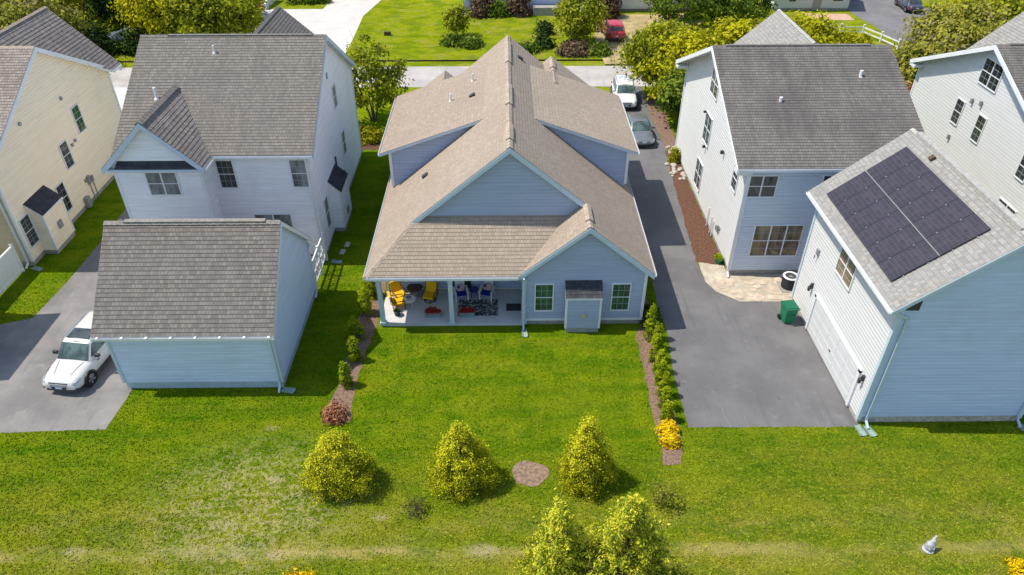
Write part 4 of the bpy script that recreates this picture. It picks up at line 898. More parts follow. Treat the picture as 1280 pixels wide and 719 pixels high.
def car(name, label, cat, loc, heading, paint, L=4.65, W=1.88, H=1.66, kind='suv', glassm='car_glass', group=None, sunroof=False):
    """+x is the front of the car"""
    t = thing(name, label, cat, loc, group, world_parts=False, rotz=heading)
    hw = W/2; F = L/2; suv = kind == 'suv'
    belt = 1.02 if suv else .88; hood = 1.01 if suv else .82; bot = .28
    st = [(-F, .62, .45, belt-.12), (-F+.10, .86, .34, belt-.02), (-F+.45, .97, bot, belt+.01), (-F+1.0, 1.0, bot, belt+.01), (0, 1.0, bot, belt), (F-1.55, 1.0, bot, belt-.01),
          (F-1.15, .99, bot, hood-.01), (F-.55, .96, bot, hood-.10), (F-.16, .90, .32, hood-.19), (F-.03, .80, .36, hood-.30), (F, .66, .42, hood-.40)]
    rings = []
    for x, k, zb, zt in st:
        w = hw*k; zm = (zb+zt)*.5
        half = [(0, zt+.045), (w*.45, zt+.035), (w*.80, zt), (w*.95, zt-.10), (w, zm+.05), (w*.985, zb+.12), (w*.90, zb)]
        rings.append([Vector((x, y, z)) for y, z in half]+[Vector((x, -y, z)) for y, z in half[::-1][:-1]])
    b = MB(); loft(b, rings); body = b.build('body', paint, t, smooth=True, weld=True); smooth_obj(body)
    # cabin
    xs0, xs1 = F-1.30, (-F+.10 if suv else -F+.62); xr0, xr1 = F-1.98, (-F+.45 if suv else -F+1.25)
    zb = belt+.0; wb, wt = hw*.94, hw*.755
    def cab(off=0.0):
        base = [(xs0, wb*.88), (xs0-.35, wb), (0, wb), (xr1-.1, wb), (xs1+.05, wb*.90)]
        top = [(xr0, wt*.90), (xr0-.35, wt), (0, wt*1.01), (xr1+.25, wt*.98), (xr1, wt*.90)]
        return base, top
    base, top = cab()
    b = MB(); zt = H-.07
    B = [Vector((x, y, zb-.05)) for x, y in base]; Tt = [Vector((x, y, zt-(.05 if i in (0, 4) else 0))) for i, (x, y) in enumerate(top)]
    mir = lambda v: Vector((v.x, -v.y, v.z))
    for i in range(4):
        b.poly([B[i], Tt[i], Tt[i+1], B[i+1]]); b.poly([mir(B[i]), mir(B[i+1]), mir(Tt[i+1]), mir(Tt[i])])
    for a in (0, 4): b.poly([B[a], mir(B[a]), mir(Tt[a]), Tt[a]])
    for i in range(4):
        c0 = Vector((Tt[i].x, 0, Tt[i].z+.06)); c1 = Vector((Tt[i+1].x, 0, Tt[i+1].z+.06))
        b.poly([Tt[i], c0, c1, Tt[i+1]]); b.poly([mir(Tt[i]), mir(Tt[i+1]), c1, c0])
    roof = b.build('roof', paint, t, weld=True); bevel(roof, .09, 4); roof.data.polygons.foreach_set('use_smooth', [True]*len(roof.data.polygons))
    # panes laid just proud of the cabin sides
    def pane(name, q, push, mat=glassm, par=t):
        q = [Vector(p) for p in q]; n = (q[1]-q[0]).cross(q[2]-q[0]).normalized(); cc = sum(q, Vector())/len(q)
        if n.dot(Vector(push)) < 0: n = -n
        m = MB(); pts = [cc+(p-cc)*1.0+n*.006 for p in q]; m.prism(pts, n*.012); return m.build(name, mat, par)
    lerp = lambda a, c, f: a+(c-a)*f
    def quad(a0, a1, t0, t1, u0, u1, v0, v1):
        f = lambda u, v: lerp(lerp(a0, a1, u), lerp(t0, t1, u), v); return [f(u0, v0), f(u1, v0), f(u1, v1), f(u0, v1)]
    wsh = quad(B[0], mir(B[0]), Tt[0], mir(Tt[0]), .02, .98, .10, .95); pane('windscreen', wsh, (1, 0, .5))
    pane('rear_window', quad(B[4], mir(B[4]), Tt[4], mir(Tt[4]), .08, .92, .30, .9), (-1, 0, .3))
    for s in (1, -1):
        g = (lambda v: v) if s == 1 else mir
        pane('side_window', [g(p) for p in quad(B[0], B[1], Tt[0], Tt[1], .35, .98, .22, .86)], (0, s, 0))
        pane('side_window', [g(p) for p in quad(B[1], B[2], Tt[1], Tt[2], .0, .95, .2, .9)], (0, s, 0))
        pane('side_window', [g(p) for p in quad(B[2], B[3], Tt[2], Tt[3], .0, .88, .2, .9)], (0, s, 0))
        pane('side_window', [g(p) for p in quad(B[3], B[4], Tt[3], Tt[4], .1, .85, .3, .88)], (0, s, 0))
        m = MB(); m.obox((xs0-.42, s*(hw+.06), belt+.10), ((1, 0, 0), (0, 1, 0), (0, 0, 1)), (.07, .11, .075)); bevel(m.build('mirror', paint if paint != 'paint_pearl' else 'dark_grey', t), .03)
        # lamps wrap the corners
        m = MB(); m.lathe((0, 0, 0), [(0, -1), (.6, -.8), (.95, -.3), (1, .1), (.7, .7), (0, 1)], 12)
        o_ = m.build('headlight', 'lamp_clear', t, smooth=True); o_.scale = (.25, .12, .05); o_.location = (F-.27, s*hw*.76, hood-.245); o_.rotation_euler = (0, R(14), -s*R(28))
        m = MB(); m.obox((F-.13, s*hw*.72, hood-.56), ((1, -s*.45, 0), (s*.45, 1, 0), (0, 0, 1)), (.05, .13, .045)); bevel(m.build('fog_lamp', 'dark_grey', t), .015)
        m = MB(); m.prism([(-F+.02, s*hw*.62, belt-.14), (-F+.24, s*hw*.955, belt-.10), (-F+.26, s*hw*.965, belt-.24), (-F+.02, s*hw*.66, belt-.26)], (-.03, s*.02, .0)); m.build('tail_light', 'lamp_red', t)
        if suv: m = MB(); m.bar((xr0-.2, s*wt*.93, H+.0), (xr1+.2, s*wt*.92, H-.01), .04, .035); m.build('roof_rail', 'alloy', t)
        m = MB(); m.box(-F+.95, F-1.3, s*(hw-.03), s*(hw+.004), .27, .37); m.build('sill', 'dark_grey', t)
        m = MB()
        for x in (xs0-1.42, ): m.box(x-.008, x+.008, s*(hw-.02), s*(hw+.003), .42, belt-.1)
        m.box(-.5-.35, -.5-.2, s*(hw-.01), s*(hw+.03), belt-.2, belt-.17); m.box(.55, .70, s*(hw-.01), s*(hw+.03), belt-.2, belt-.17); m.build('door_handle', 'dark_grey', t)
    for s in (1, -1): m = MB(); m.bar((xs0+.02, s*hw*.60, hood+.035), (F-.45, s*hw*.40, hood-.035), .03, .012); m.build('bonnet_crease', paint, t)
    m = MB(); m.prism([(F-.07, -hw*.46, hood-.245), (F-.07, hw*.46, hood-.245), (F+.0, hw*.34, hood-.56), (F+.0, -hw*.34, hood-.56)], (.03, 0, .012)); gr = m.build('grille', 'black', t)
    m = MB(); m.box(F-.03, F+.022, -hw*.42, hw*.42, hood-.31, hood-.285); m.box(F-.01, F+.032, -hw*.38, hw*.38, hood-.42, hood-.40); m.build('grille_bar', 'alloy', gr)
    m = MB(); m.box(F-.16, F-.01, -hw*.66, hw*.66, .31, .40); m.build('bumper_intake', 'dark_grey', t)
    m = MB(); m.box(F+.012, F+.030, -.16, .16, .47, .60); m.build('number_plate', 'plate', t)
    m = MB(); m.box(-F+.0, -F-.02, -.16, .16, .62, .74); m.build('number_plate', 'plate', t)
    m = MB(); m.box(-F+.14, -F-.01, -hw*.72, hw*.72, .36, .50); m.build('rear_bumper', 'dark_grey', t)
    if sunroof:
        m = MB(); m.box(xr0-.85, xr0-.18, -wt*.72, wt*.72, H-.045, H+.006); bevel(m.build('sunroof', 'car_glass', t), .004)
    r = .36 if suv else .325; tm, rm, sm = wheel_mesh(r)
    for x in (F-.92, -F+.90):
        for s in (1, -1):
            m = MB(); m.lathe((x, s*(hw-.13), r+.015), [(0, .0), (r*1.16, .0), (r*1.18, s*.142), (r*1.02, s*.146)], 20, axis='y'); m.build('wheel_arch', 'black', t)
            o = bpy.data.objects.new('wheel', tm); o.location = (x, s*(hw-.085), r); link(o, t)
            link(bpy.data.objects.new('rim', rm), o); link(bpy.data.objects.new('spokes', sm), o)
    return t
HS = -math.pi/2      # heading south: front towards the viewer
car('parked_car', 'pearl white crossover with sunroof parked by the low pale blue garage', 'car', (-20.3, 26.55, 0), HS-R(7), 'paint_pearl', L=4.75, W=1.98, H=1.74, sunroof=True, glassm='car_glass_reflect')
car('parked_car', 'dark grey sedan parked nose out on the long driveway, behind which stands a white car', 'car', (10.35, 52.2, 0), HS+R(3), 'paint_grey', L=4.7, W=1.85, H=1.44, kind='sedan', glassm='car_glass_reflect')
car('parked_car', 'white SUV on the long driveway partly under the leafy tree', 'car', (10.2, 59.3, 0), HS-R(2), 'paint_white', L=4.7, W=1.9, H=1.68, glassm='car_glass_reflect')
car('parked_car', 'small red SUV standing on the sandy drive across the street', 'car', (11.35, 76.5, .135), -HS+R(4), 'paint_red', L=4.5, W=1.9, H=1.7)
car('parked_car', 'dark sedan parked alone on the asphalt court at the upper right', 'car', (46.9, 86.2, .135), -HS-R(4), 'paint_navy', L=4.7, W=1.85, H=1.45, kind='sedan')
car('parked_car', 'dark car cut by the top edge of the picture, beside the far side road', 'car', (41.9, 92.6, .135), -HS, 'paint_navy', L=4.7, W=1.9, H=1.6)
car('parked_car', 'blue-grey car under the dark trees, nearer the cream house', 'car', (-38.4, 74.6, .135), R(168), 'paint_blue_grey', L=4.6, W=1.8, H=1.5)

# ------------------------------------------------------------------ things by the driveway
def wheelie_bin():
    t = thing('wheelie_bin', 'green wheeled rubbish bin standing at the garage corner', 'bin', (14.72, 29.35, 0), world_parts=False, rotz=R(8))
    b = MB(); r0 = [Vector((x, y, .06)) for x, y in ((-.24, -.26), (.24, -.26), (.24, .24), (-.24, .24))]; r1 = [Vector((x, y, .98)) for x, y in ((-.33, -.36), (.33, -.36), (.33, .33), (-.33, .33))]
    loft(b, [r0, r1]); bevel(b.build('body', 'bin_green', t), .04, 3)
    b = MB(); b.prism([(-.36, -.42, .98), (.36, -.42, .98), (.36, .38, 1.02), (-.36, .38, 1.02)], (0, 0, .05)); b.prism([(-.27, -.32, 1.03), (.27, -.32, 1.03), (.27, .28, 1.06), (-.27, .28, 1.06)], (0, 0, .04))
    bevel(b.build('lid', 'bin_green_dark', t), .02)
    b = MB(); b.tube((-.3, .43, .98), (.3, .43, .98), .022); b.bar((-.28, .33, .95), (-.28, .43, .98), .03, .03); b.bar((.28, .33, .95), (.28, .43, .98), .03, .03); b.build('handle', 'bin_green_dark', t)
    b = MB(); b.box(-.20, .20, -.345, -.335, .55, .72); b.build('front_panel', 'bin_green_dark', t)
    for s in (-1, 1):
        b = MB(); b.lathe((s*.30, .25, .14), [(0, -.03), (.13, -.03), (.14, 0), (.13, .03), (0, .03)], 14, axis='x'); b.build('wheel', 'rubber', t)
wheelie_bin()
def ac_unit(loc, label):
    t = thing('air_conditioner', label, 'air conditioner', loc, world_parts=False)
    b = MB(); b.box(-.5, .5, -.5, .5, 0, .08); b.build('pad', 'foundation', t)
    b = MB(); b.lathe((0, 0, .08), [(.36, 0), (.40, .03), (.40, .68), (.37, .72)], 24); b.lathe((0, 0, .08), [(.0, .60), (.30, .60), (.31, .71)], 24); b.build('casing', 'dark_grey', t)
    b = MB(); b.lathe((0, 0, .78), [(.34, 0), (.43, .0), (.44, .03), (.40, .07), (.31, .05), (.31, .0)], 24); b.build('top_ring', 'vinyl', t)
    b = MB()
    for k in range(8): a = math.pi*k/8; b.bar((-.33*math.cos(a), -.33*math.sin(a), .79), (.33*math.cos(a), .33*math.sin(a), .79), .012, .01)
    b.lathe((0, 0, .80), [(0, 0), (.08, 0), (.09, -.02)], 10); b.build('fan_guard', 'metal_grey', t)
    b = MB()
    for k in range(40): a = 2*math.pi*k/40; b.box(.405*math.cos(a)-.006, .405*math.cos(a)+.006, .405*math.sin(a)-.006, .405*math.sin(a)+.006, .12, .74)
    b.build('louvres', 'black', t)
ac_unit((15.75, 32.25, 0), 'round dark air conditioner with white top ring beyond the green bin')
def splash(x, y, rot, label):
    t = MB(); t.prism([(-.14, -.32, .01), (.14, -.32, .01), (.11, .3, .01), (-.11, .3, .01)], (0, 0, .03))
    for s in (-1, 1): t.prism([(s*.15, -.32, .01), (s*.12, -.32, .01), (s*.09, .3, .01), (s*.12, .3, .01)], (0, 0, .09))
    o = t.build('splash_block', 'pale_green_plastic'); o.location = (x, y, .01); o.rotation_euler = (0, 0, rot); tag(o, label, 'splash block')
splash(15.55, 21.65, R(8), 'left of two pale green splash blocks on the grass at the white garage corner')
splash(15.95, 21.6, R(14), 'right of two pale green splash blocks on the grass at the white garage corner')
splash(22.85, 21.6, R(30), 'pale splash block at the far right corner of the white garage')
splash(-10.2, 24.4, R(80), 'pale splash block at the right rear corner of the low blue garage')
splash(.95, 28.45, R(5), 'blue-green splash block in the shade at the porch end')
splash(-27.1, 34.5, R(70), 'splash block on the grass at the cream house corner')
splash(-9.9, 35.0, R(80), 'splash block at the corner of the pale grey-blue house')
def statue():
    t = thing('garden_statue', 'small weathered white stone figure alone on the lower right lawn', 'statue', (15.75, 15.75, 0), world_parts=False)
    b = MB(); b.lathe((0, 0, 0), [(.20, 0), (.21, .05), (.17, .08), (0, .08)], 12, sx=1.05); b.build('plinth', 'statue_stone', t, smooth=False)
    b = MB(); b.lathe((0, 0, .07), [(.12, 0), (.17, .08), (.18, .2), (.15, .33), (.09, .42), (.06, .46), (0, .47)], 12, sy=.85); o = b.build('torso', 'statue_stone', t, smooth=True)
    b = MB(); b.lathe((.05, .01, .52), [(0, -.08), (.07, -.05), (.09, .02), (.06, .09), (0, .11)], 10); b.build('head', 'statue_stone', t, smooth=True)
    b = MB(); b.tube((.03, .03, .58), (.13, .08, .76), .06, .035, 8); b.build('pointed_hat', 'statue_stone', t, smooth=True)
    for s in (-1, 1):
        b = MB(); b.tube((s*.14, -.02, .38), (s*.07, -.15, .22), .05, .035, 8); b.build('arm', 'statue_stone', t, smooth=True)
statue()
# white vinyl fence by the cream house
def fence():
    t = thing('fence', 'white vinyl privacy fence running from the cream house to the left picture edge', 'fence', (-27.75, 31.5, 0))
    for k in range(3):
        y1 = 34.3-k*2.6; y0 = y1-2.6
        for i in range(13):
            b = MB(); b.box(-27.79, -27.74, y0+.07+i*.19, y0+.07+i*.19+.183, .08, 1.62); b.build('board', 'vinyl', t)
        for z in (.12, 1.62): b = MB(); b.box(-27.82, -27.71, y0+.06, y1-.06, z, z+.12); b.build('rail', 'vinyl', t)
        b = MB(); b.box(-27.83, -27.70, y1-.065, y1+.065, 0, 1.82); b.prism([(-27.84, y1-.075, 1.82), (-27.69, y1-.075, 1.82), (-27.69, y1+.075, 1.82), (-27.84, y1+.075, 1.82)], (0, 0, .05)); b.build('post', 'vinyl', t)
fence()
def lattice():
    t = thing('railing', 'white railing between the low garage and the pale grey-blue house', 'railing', (-10.5, 33.8, 0))
    for y in (32.35, 33.8, 35.25): b = MB(); b.box(-10.56, -10.44, y-.06, y+.06, 0, 1.95); b.build('post', 'vinyl', t)
    for z in (.35, 1.0, 1.75): b = MB(); b.box(-10.535, -10.465, 32.42, 35.19, z, z+.09); b.build('rail', 'vinyl', t)
    for i in range(17): b = MB(); y = 32.5+i*.163; b.box(-10.52, -10.48, y-.022, y+.022, .44, 1.75); b.build('baluster', 'vinyl', t)
    for i in range(4):
        b = MB(); b.bar((-10.44, 32.5+i*.7, .46), (-10.44, 33.1+i*.7, 1.7), .02, .05, up=(1, 0, 0)); b.build('lattice_strip', 'vinyl', t)
lattice()
# deck floor behind the garage
b = MB()
t = thing('deck', 'low timber deck between the pale grey-blue house and its garage', 'deck', (-14, 33.8, 0))
for i in range(20): b = MB(); b.box(-17.0+i*.31, -17.0+i*.31+.30, 32.45, 35.4, .2, .24); b.build('board', 'sand', t)
b = MB(); b.box(-17.0, -10.85, 32.47, 35.38, .02, .198); b.build('frame', 'foundation', t)

# ------------------------------------------------------------------ porch furniture (floor top at z = .15)
PF = .15
def yellow_chair(x, y, rz, label, swivel=False, chaise=False):
    t = thing('armchair', label, 'chair', (x, y, PF), world_parts=False, rotz=rz)
    fr = MB(); s = .33
    for a in (-1, 1):
        fr.tube((a*s, -.32, .0 if not swivel else .2), (a*s, -.32, .55), .02); fr.tube((a*s, .32, .0 if not swivel else .2), (a*s, .38, .9), .02)
        fr.tube((a*s, -.34, .56), (a*s, .34, .60), .025); fr.tube((a*s, -.32, .30), (a*s, .32, .28), .018)
    fr.tube((-s, .38, .9), (s, .38, .9), .02); fr.tube((-s, -.32, .30), (s, -.32, .30), .018); fr.build('frame', 'wicker_brown', t)
    c = MB(); c.box(-.29, .29, -.34 if not chaise else -.75, .26, .30, .42); bevel(c.build('seat_cushion', 'cushion_yellow', t), .05, 3)
    c = MB(); c.obox((0, .34, .66), ((1, 0, 0), (0, .3, 1), (0, -1, .3)), (.29, .32, .06)); bevel(c.build('back_cushion', 'cushion_yellow', t), .05, 3)
    if swivel:
        c = MB(); c.lathe((0, 0, 0), [(.30, .0), (.34, .02), (.30, .05), (.27, .02), (.30, .0)], 24); c.tube((0, 0, .03), (0, 0, .28), .04)
        for k in range(4): a = k*math.pi/2+.4; c.bar((0, 0, .05), (.3*math.cos(a), .3*math.sin(a), .03), .035, .03)
        c.build('swivel_base', 'wicker_brown', t)
    return t
yellow_chair(-4.1, 31.15, R(-15), 'yellow cushioned swivel chair right of the round brown table', swivel=True)
yellow_chair(-5.78, 31.25, R(35), 'yellow cushioned chair at the back left corner of the porch')
yellow_chair(-5.75, 30.55, R(110), 'yellow cushioned chair in the sun patch nearest the left porch post', chaise=False)
def round_table(x, y, r, h, mat, label):
    t = thing('side_table', label, 'table', (x, y, PF), world_parts=False)
    b = MB(); b.lathe((0, 0, h), [(0, -.03), (r, -.03), (r+.01, -.01), (r, .0), (0, .0)], 24); b.build('top', mat, t)
    for k in range(4):
        a = k*math.pi/2+.78; b = MB(); b.tube((r*.75*math.cos(a), r*.75*math.sin(a), 0), (r*.6*math.cos(a), r*.6*math.sin(a), h-.03), .018, n=6); b.build('leg', mat, t)
    return t
round_table(-4.95, 31.65, .42, .5, 'wicker_brown', 'round brown side table between the yellow chairs')
round_table(-1.72, 31.45, .28, .48, 'table_blue', 'small round blue table between the white chairs')
tb = round_table(-5.18, 30.72, .36, .42, 'vinyl', 'small white table in the sun patch on the porch')
o = MB(); o.lathe((-5.2, 30.75, PF+.42), [(0, 0), (.10, 0), (.14, .1), (.12, .12), (.09, .03), (0, .03)], 12); tag(o.build('bowl', 'metal_grey'), 'small grey bowl on the white porch table', 'bowl')
def stripe_mat():
    m, t, b = newmat('flag_cloth', .9, .1); x, y, z = t.sep(t.coord('UV'))
    s = t.math('GREATER_THAN', t.math('SINE', t.math('MULTIPLY', y, 45)), 0); c = t.mix(s, (.62, .58, .55), (.42, .03, .05))
    blue = t.math('MULTIPLY', t.math('LESS_THAN', x, .42), t.math('GREATER_THAN', y, .5)); t.put(b.inputs['Base Color'], t.mix(blue, c, (.03, .05, .22)))
stripe_mat()
def white_chair(x, y, rz, lab, plab):
    t = thing('garden_chair', lab, 'chair', (x, y, PF), world_parts=False, rotz=rz)
    for i in range(5):
        b = MB(); u = (i-2)*.105; b.obox((u, .34, .70-.02*abs(i-2)), ((1, 0, 0), (0, .35, 1), (0, -1, .35)), (.048, .40-.03*abs(i-2), .011)); b.build('back_slat', 'vinyl', t)
    for i in range(4): b = MB(); b.box(-.27, .27, -.34+i*.14, -.34+i*.14+.125, .36-.02*i, .38-.02*i); b.build('seat_slat', 'vinyl', t)
    for s in (-1, 1):
        b = MB(); b.box(s*.28, s*.40, -.36, .36, .56, .585); b.build('arm', 'vinyl', t)
        b = MB(); b.box(s*.30, s*.35, -.34, -.27, 0, .56); b.build('leg', 'vinyl', t); b = MB(); b.bar((s*.325, .45, 0), (s*.325, .2, .56), .05, .06); b.build('leg', 'vinyl', t)
    b = MB(); b.box(-.26, .26, -.36, .18, .385, .46); bevel(b.build('seat_cushion', 'cushion_blue', t), .03, 3)
    b = MB(); q = [Vector((-.2, -.05, 0)), Vector((.2, -.05, 0)), Vector((.2, .05, .34)), Vector((-.2, .05, .34))]
    P = MB(); n = Vector((0, -1, .3)).normalized()
    P.poly([p+n*.06 for p in q], [(0, 0), (1, 0), (1, 1), (0, 1)]); P.poly([p-n*.04 for p in q][::-1], [(0, 0), (1, 0), (1, 1), (0, 1)])
    for i in range(4): j = (i+1) % 4; P.poly([q[i]-n*.04, q[j]-n*.04, q[j]+n*.06, q[i]+n*.06], [(.9, .1)]*4)
    o = P.build('throw_pillow', 'flag_cloth', None, weld=True); bevel(o, .03, 3); o.location = Vector((x, y, PF+.47))+Matrix.Rotation(rz, 3, 'Z') @ Vector((0, .10, 0)); o.rotation_euler = (0, 0, rz)
    tag(o, plab, 'pillow')
white_chair(-2.42, 31.3, R(12), 'white slatted chair with blue cushion beside the middle porch post', 'flag striped pillow on the left white chair')
white_chair(-1.02, 31.35, R(-14), 'white slatted chair with blue cushion right of the blue table', 'flag striped pillow on the right white chair')
def rug_mat():
    m, t, b = newmat('rug_cloth', .95, .05); p = t.pos(); v = t.n.new('ShaderNodeTexVoronoi'); v.inputs['Scale'].default_value = 6.5; t.l.new(p, v.inputs['Vector'])
    d = v.outputs['Distance']; n = t.noise(p, 3, 3)
    c = t.mix(t.step(d, .38, .50), (.40, .39, .35), (.06, .075, .11)); c = t.mix(t.math('MULTIPLY', t.step(n, .45, .6), .4), c, (.20, .17, .13)); t.put(b.inputs['Base Color'], c)
rug_mat()
b = MB(); b.box(-2.55, -.42, 29.75, 31.15, PF+.004, PF+.016); tag(b.build('rug', 'rug_cloth'), 'dark and pale patterned rug in front of the white chairs', 'rug')
b = MB(); b.box(.02, .80, 30.15, 30.75, PF+.004, PF+.03); bevel(b.build('door_mat', 'dark_grey'), .008); m_ = bpy.data.objects['door_mat']; tag(m_, 'dark rectangular mat near the right end of the porch', 'mat')

# ------------------------------------------------------------------ foliage
ICO = {}
def leaf_cloud(name, mat, centre, env, clumps, per, lsize, parent=None, sig=.16, seed=0, ratio=.55, up=.2, shell=.55, zs=.75, plume=0, wob=.12):
    """many small leaf faces in clumps spread through a crown; env(h)->relative radius for h in 0..1; centre = (x, y, z_base), size = (rx, ry, height)"""
    r = np.random.default_rng(seed+5)
    (cx, cy, cz), (rx, ry, hh) = centre
    h = r.random(clumps*3); e = np.array([env(q) for q in h]); keep = r.random(clumps*3) < (e/e.max())**1.2; h = h[keep][:clumps]; e = e[keep][:clumps]; n = len(h)
    a = r.random(n)*2*np.pi; rad = e*(shell+(1-shell)*r.random(n)**.6)*(1+.13*np.sin(a*3+seed)+.10*np.sin(a*5+h*9+seed))
    rad *= 1-wob+2*wob*r.random(n)
    C = np.stack([cx+rx*rad*np.cos(a), cy+ry*rad*np.sin(a), cz+hh*h], 1)
    R0 = (rx+ry)/2
    csz = (.6+.8*r.random(n))
    P = np.repeat(C, per, 0)+r.normal(size=(n*per, 3))*(sig*np.repeat(csz, per)[:, None])*np.array([1, 1, zs])
    P[:, 2] = np.maximum(P[:, 2], cz*0+.03+0*P[:, 2]) if cz < .5 else P[:, 2]
    m = len(P); outw = P-np.array([cx, cy, cz+hh*.35]); outw /= np.linalg.norm(outw, axis=1)[:, None]+1e-6
    N = outw*.9+r.normal(size=(m, 3))*.55+np.array([-.15, 0, up+.1]); N /= np.linalg.norm(N, axis=1)[:, None]
    T = np.cross(N, r.normal(size=(m, 3))); T = T/(np.linalg.norm(T, axis=1)[:, None])*(1-plume)+plume*(outw*.45+np.array([0, 0, 1])+.25*r.normal(size=(m, 3))); T /= np.linalg.norm(T, axis=1)[:, None]; B = np.cross(N, T)
    s = lsize*(.6+.8*r.random(m))[:, None]
    V = np.stack([P-T*s, P-B*s*ratio+N*s*.12, P+T*s, P+B*s*ratio+N*s*.12], 1).reshape(-1, 3)
    me = bpy.data.meshes.new(name); me.vertices.add(len(V)); me.vertices.foreach_set('co', V.ravel().astype(np.float32))
    me.loops.add(m*4); me.loops.foreach_set('vertex_index', np.arange(m*4, dtype=np.int32)); me.polygons.add(m)
    me.polygons.foreach_set('loop_start', np.arange(m, dtype=np.int32)*4); me.polygons.foreach_set('loop_total', np.full(m, 4, np.int32))
    me.materials.append(MATS[mat]); me.update(); me.validate()
    return link(bpy.data.objects.new(name, me), parent), C
CONE = lambda h: (1.0-h)**.75*(.72+.28*min(1, h/.12))+.06
GLOBE = lambda h: math.sqrt(max(0, 1-(2*h-1)**2))*.98+.05
EGG = lambda h: (math.sin(math.pi*min(1, (h+.12)))**.6 if h < .88 else .3) if h > 0 else .5
DOME = lambda h: math.sqrt(max(0.02, 1-h**2.2))
COL_ = lambda h: (1-h)**.55*(.8+.2*min(1, h/.2))+.05
def trunk(t, z, r0, x=0, y=0, lean=(0, 0), name='trunk', limbs=None, r=None):
    b = MB(); p = Vector((x, y, 0)); prev = r0; n = 4
    for i in range(n):
        q = Vector((x+lean[0]*(i+1)/n+random.uniform(-.05, .05)*z*.1, y+lean[1]*(i+1)/n, z*(i+1)/n)); b.tube(p, q, prev, prev*.8, 8, caps=False); prev *= .8; p = q
    o = b.build(name, 'bark', t, smooth=True)
    if limbs:
        for k in range(limbs):
            a = 2*math.pi*k/limbs+random.uniform(-.3, .3); m = MB(); s = Vector((x+lean[0]*.6, y+lean[1]*.6, z*random.uniform(.35, .6)))
            e = s+Vector((math.cos(a)*(r or 1)*.6, math.sin(a)*(r or 1)*.6, z*random.uniform(.5, .9))); mid = (s+e)/2+Vector((0, 0, z*.06))
            m.tube(s, mid, r0*.5, r0*.3, 6, caps=False); m.tube(mid, e, r0*.3, r0*.08, 6, caps=False); m.build('limb', 'bark', t, smooth=True)
    return o
def tree(label, cat, loc, mat, rx, ry, h, z0=0, env=GLOBE, clumps=160, per=26, lsize=.1, trunk_r=.12, sig=.2, seed=1, group=None, name='tree', limbs=0, stems=1, shell=.55, ratio=.55, zs=.75, plume=0, wob=.12, inner=0):
    t = thing(name, label, cat, loc, group, world_parts=False)
    leaf_cloud('crown', mat, ((0, 0, z0), (rx, ry, h-z0)), env, clumps, per, lsize, t, sig, seed, shell=shell, ratio=ratio, zs=zs, plume=plume, wob=wob)
    if inner: leaf_cloud('inner_twigs', 'leaf_brown', ((0, 0, z0), (rx*.84, ry*.84, (h-z0)*.86)), env, inner, 26, lsize*.8, t, sig, seed+500, shell=.7, ratio=.3)
    if stems == 1: trunk(t, z0+(h-z0)*.55, trunk_r, limbs=limbs, r=rx)
    else:
        for k in range(stems):
            a = 2*math.pi*k/stems; trunk(t, z0+(h-z0)*.6, trunk_r, x=.15*math.cos(a), y=.15*math.sin(a), lean=(math.cos(a)*rx*.45, math.sin(a)*ry*.45), name='trunk', limbs=2, r=rx*.8)
    return t
# three gold conifers across the back of the garden
G3 = dict(shell=.86, wob=.2, inner=190, ratio=.6, zs=.9)
tree('left of three gold-green conifers behind the garden, below the reddish bush', 'conifer', (-6.75, 19.05, 0), 'leaf_gold', 1.30, 1.1, 3.05, .05, lambda h: ((1-h)**.78)*(.62+.38*math.sin(min(1, h/.30)*math.pi/2))*1.12+.05, 330, 70, .034, sig=.105, seed=3, name='conifer', **G3)
tree('middle of three gold-green conifers behind the garden, left of the bare round patch', 'conifer', (-1.85, 19.15, 0), 'leaf_gold', 1.26, 1.1, 3.25, .05, lambda h: ((1-h)**.86)*(.62+.38*math.sin(min(1, h/.30)*math.pi/2))*1.12+.05, 330, 70, .034, sig=.105, seed=8, name='conifer', **G3)
tree('right of three gold-green conifers behind the garden, tallest and most pointed', 'conifer', (3.18, 19.1, 0), 'leaf_gold', 1.12, 1.0, 3.6, .05, lambda h: ((1-h)**1.08)*(.62+.38*math.sin(min(1, h/.30)*math.pi/2))*1.12+.05, 330, 70, .034, sig=.105, seed=14, name='conifer', **G3)
# two tall feathery conifers cut by the bottom edge, grown as plumes
F2 = dict(shell=.60, wob=.34, inner=90, ratio=.42, zs=1.25, plume=.28)
tree('left of two tall feathery conifers at the bottom edge', 'conifer', (1.75, 14.35, 0), 'leaf_conifer', 1.4, 1.25, 4.9, .05, lambda h: (1-h)**1.0+.04, 420, 52, .055, sig=.10, seed=21, name='conifer', **F2)
tree('right of two tall feathery conifers at the bottom edge', 'conifer', (4.05, 14.35, 0), 'leaf_conifer', 1.85, 1.45, 5.2, .05, lambda h: (1-h)**.95+.04, 500, 52, .055, sig=.10, seed=33, name='conifer', **F2)
tree('slim green side conifer between the two tall feathery ones', 'conifer', (2.95, 13.9, 0), 'leaf_conifer', .8, .8, 3.1, .05, CONE, 150, 44, .055, sig=.09, seed=41, name='conifer', **F2)
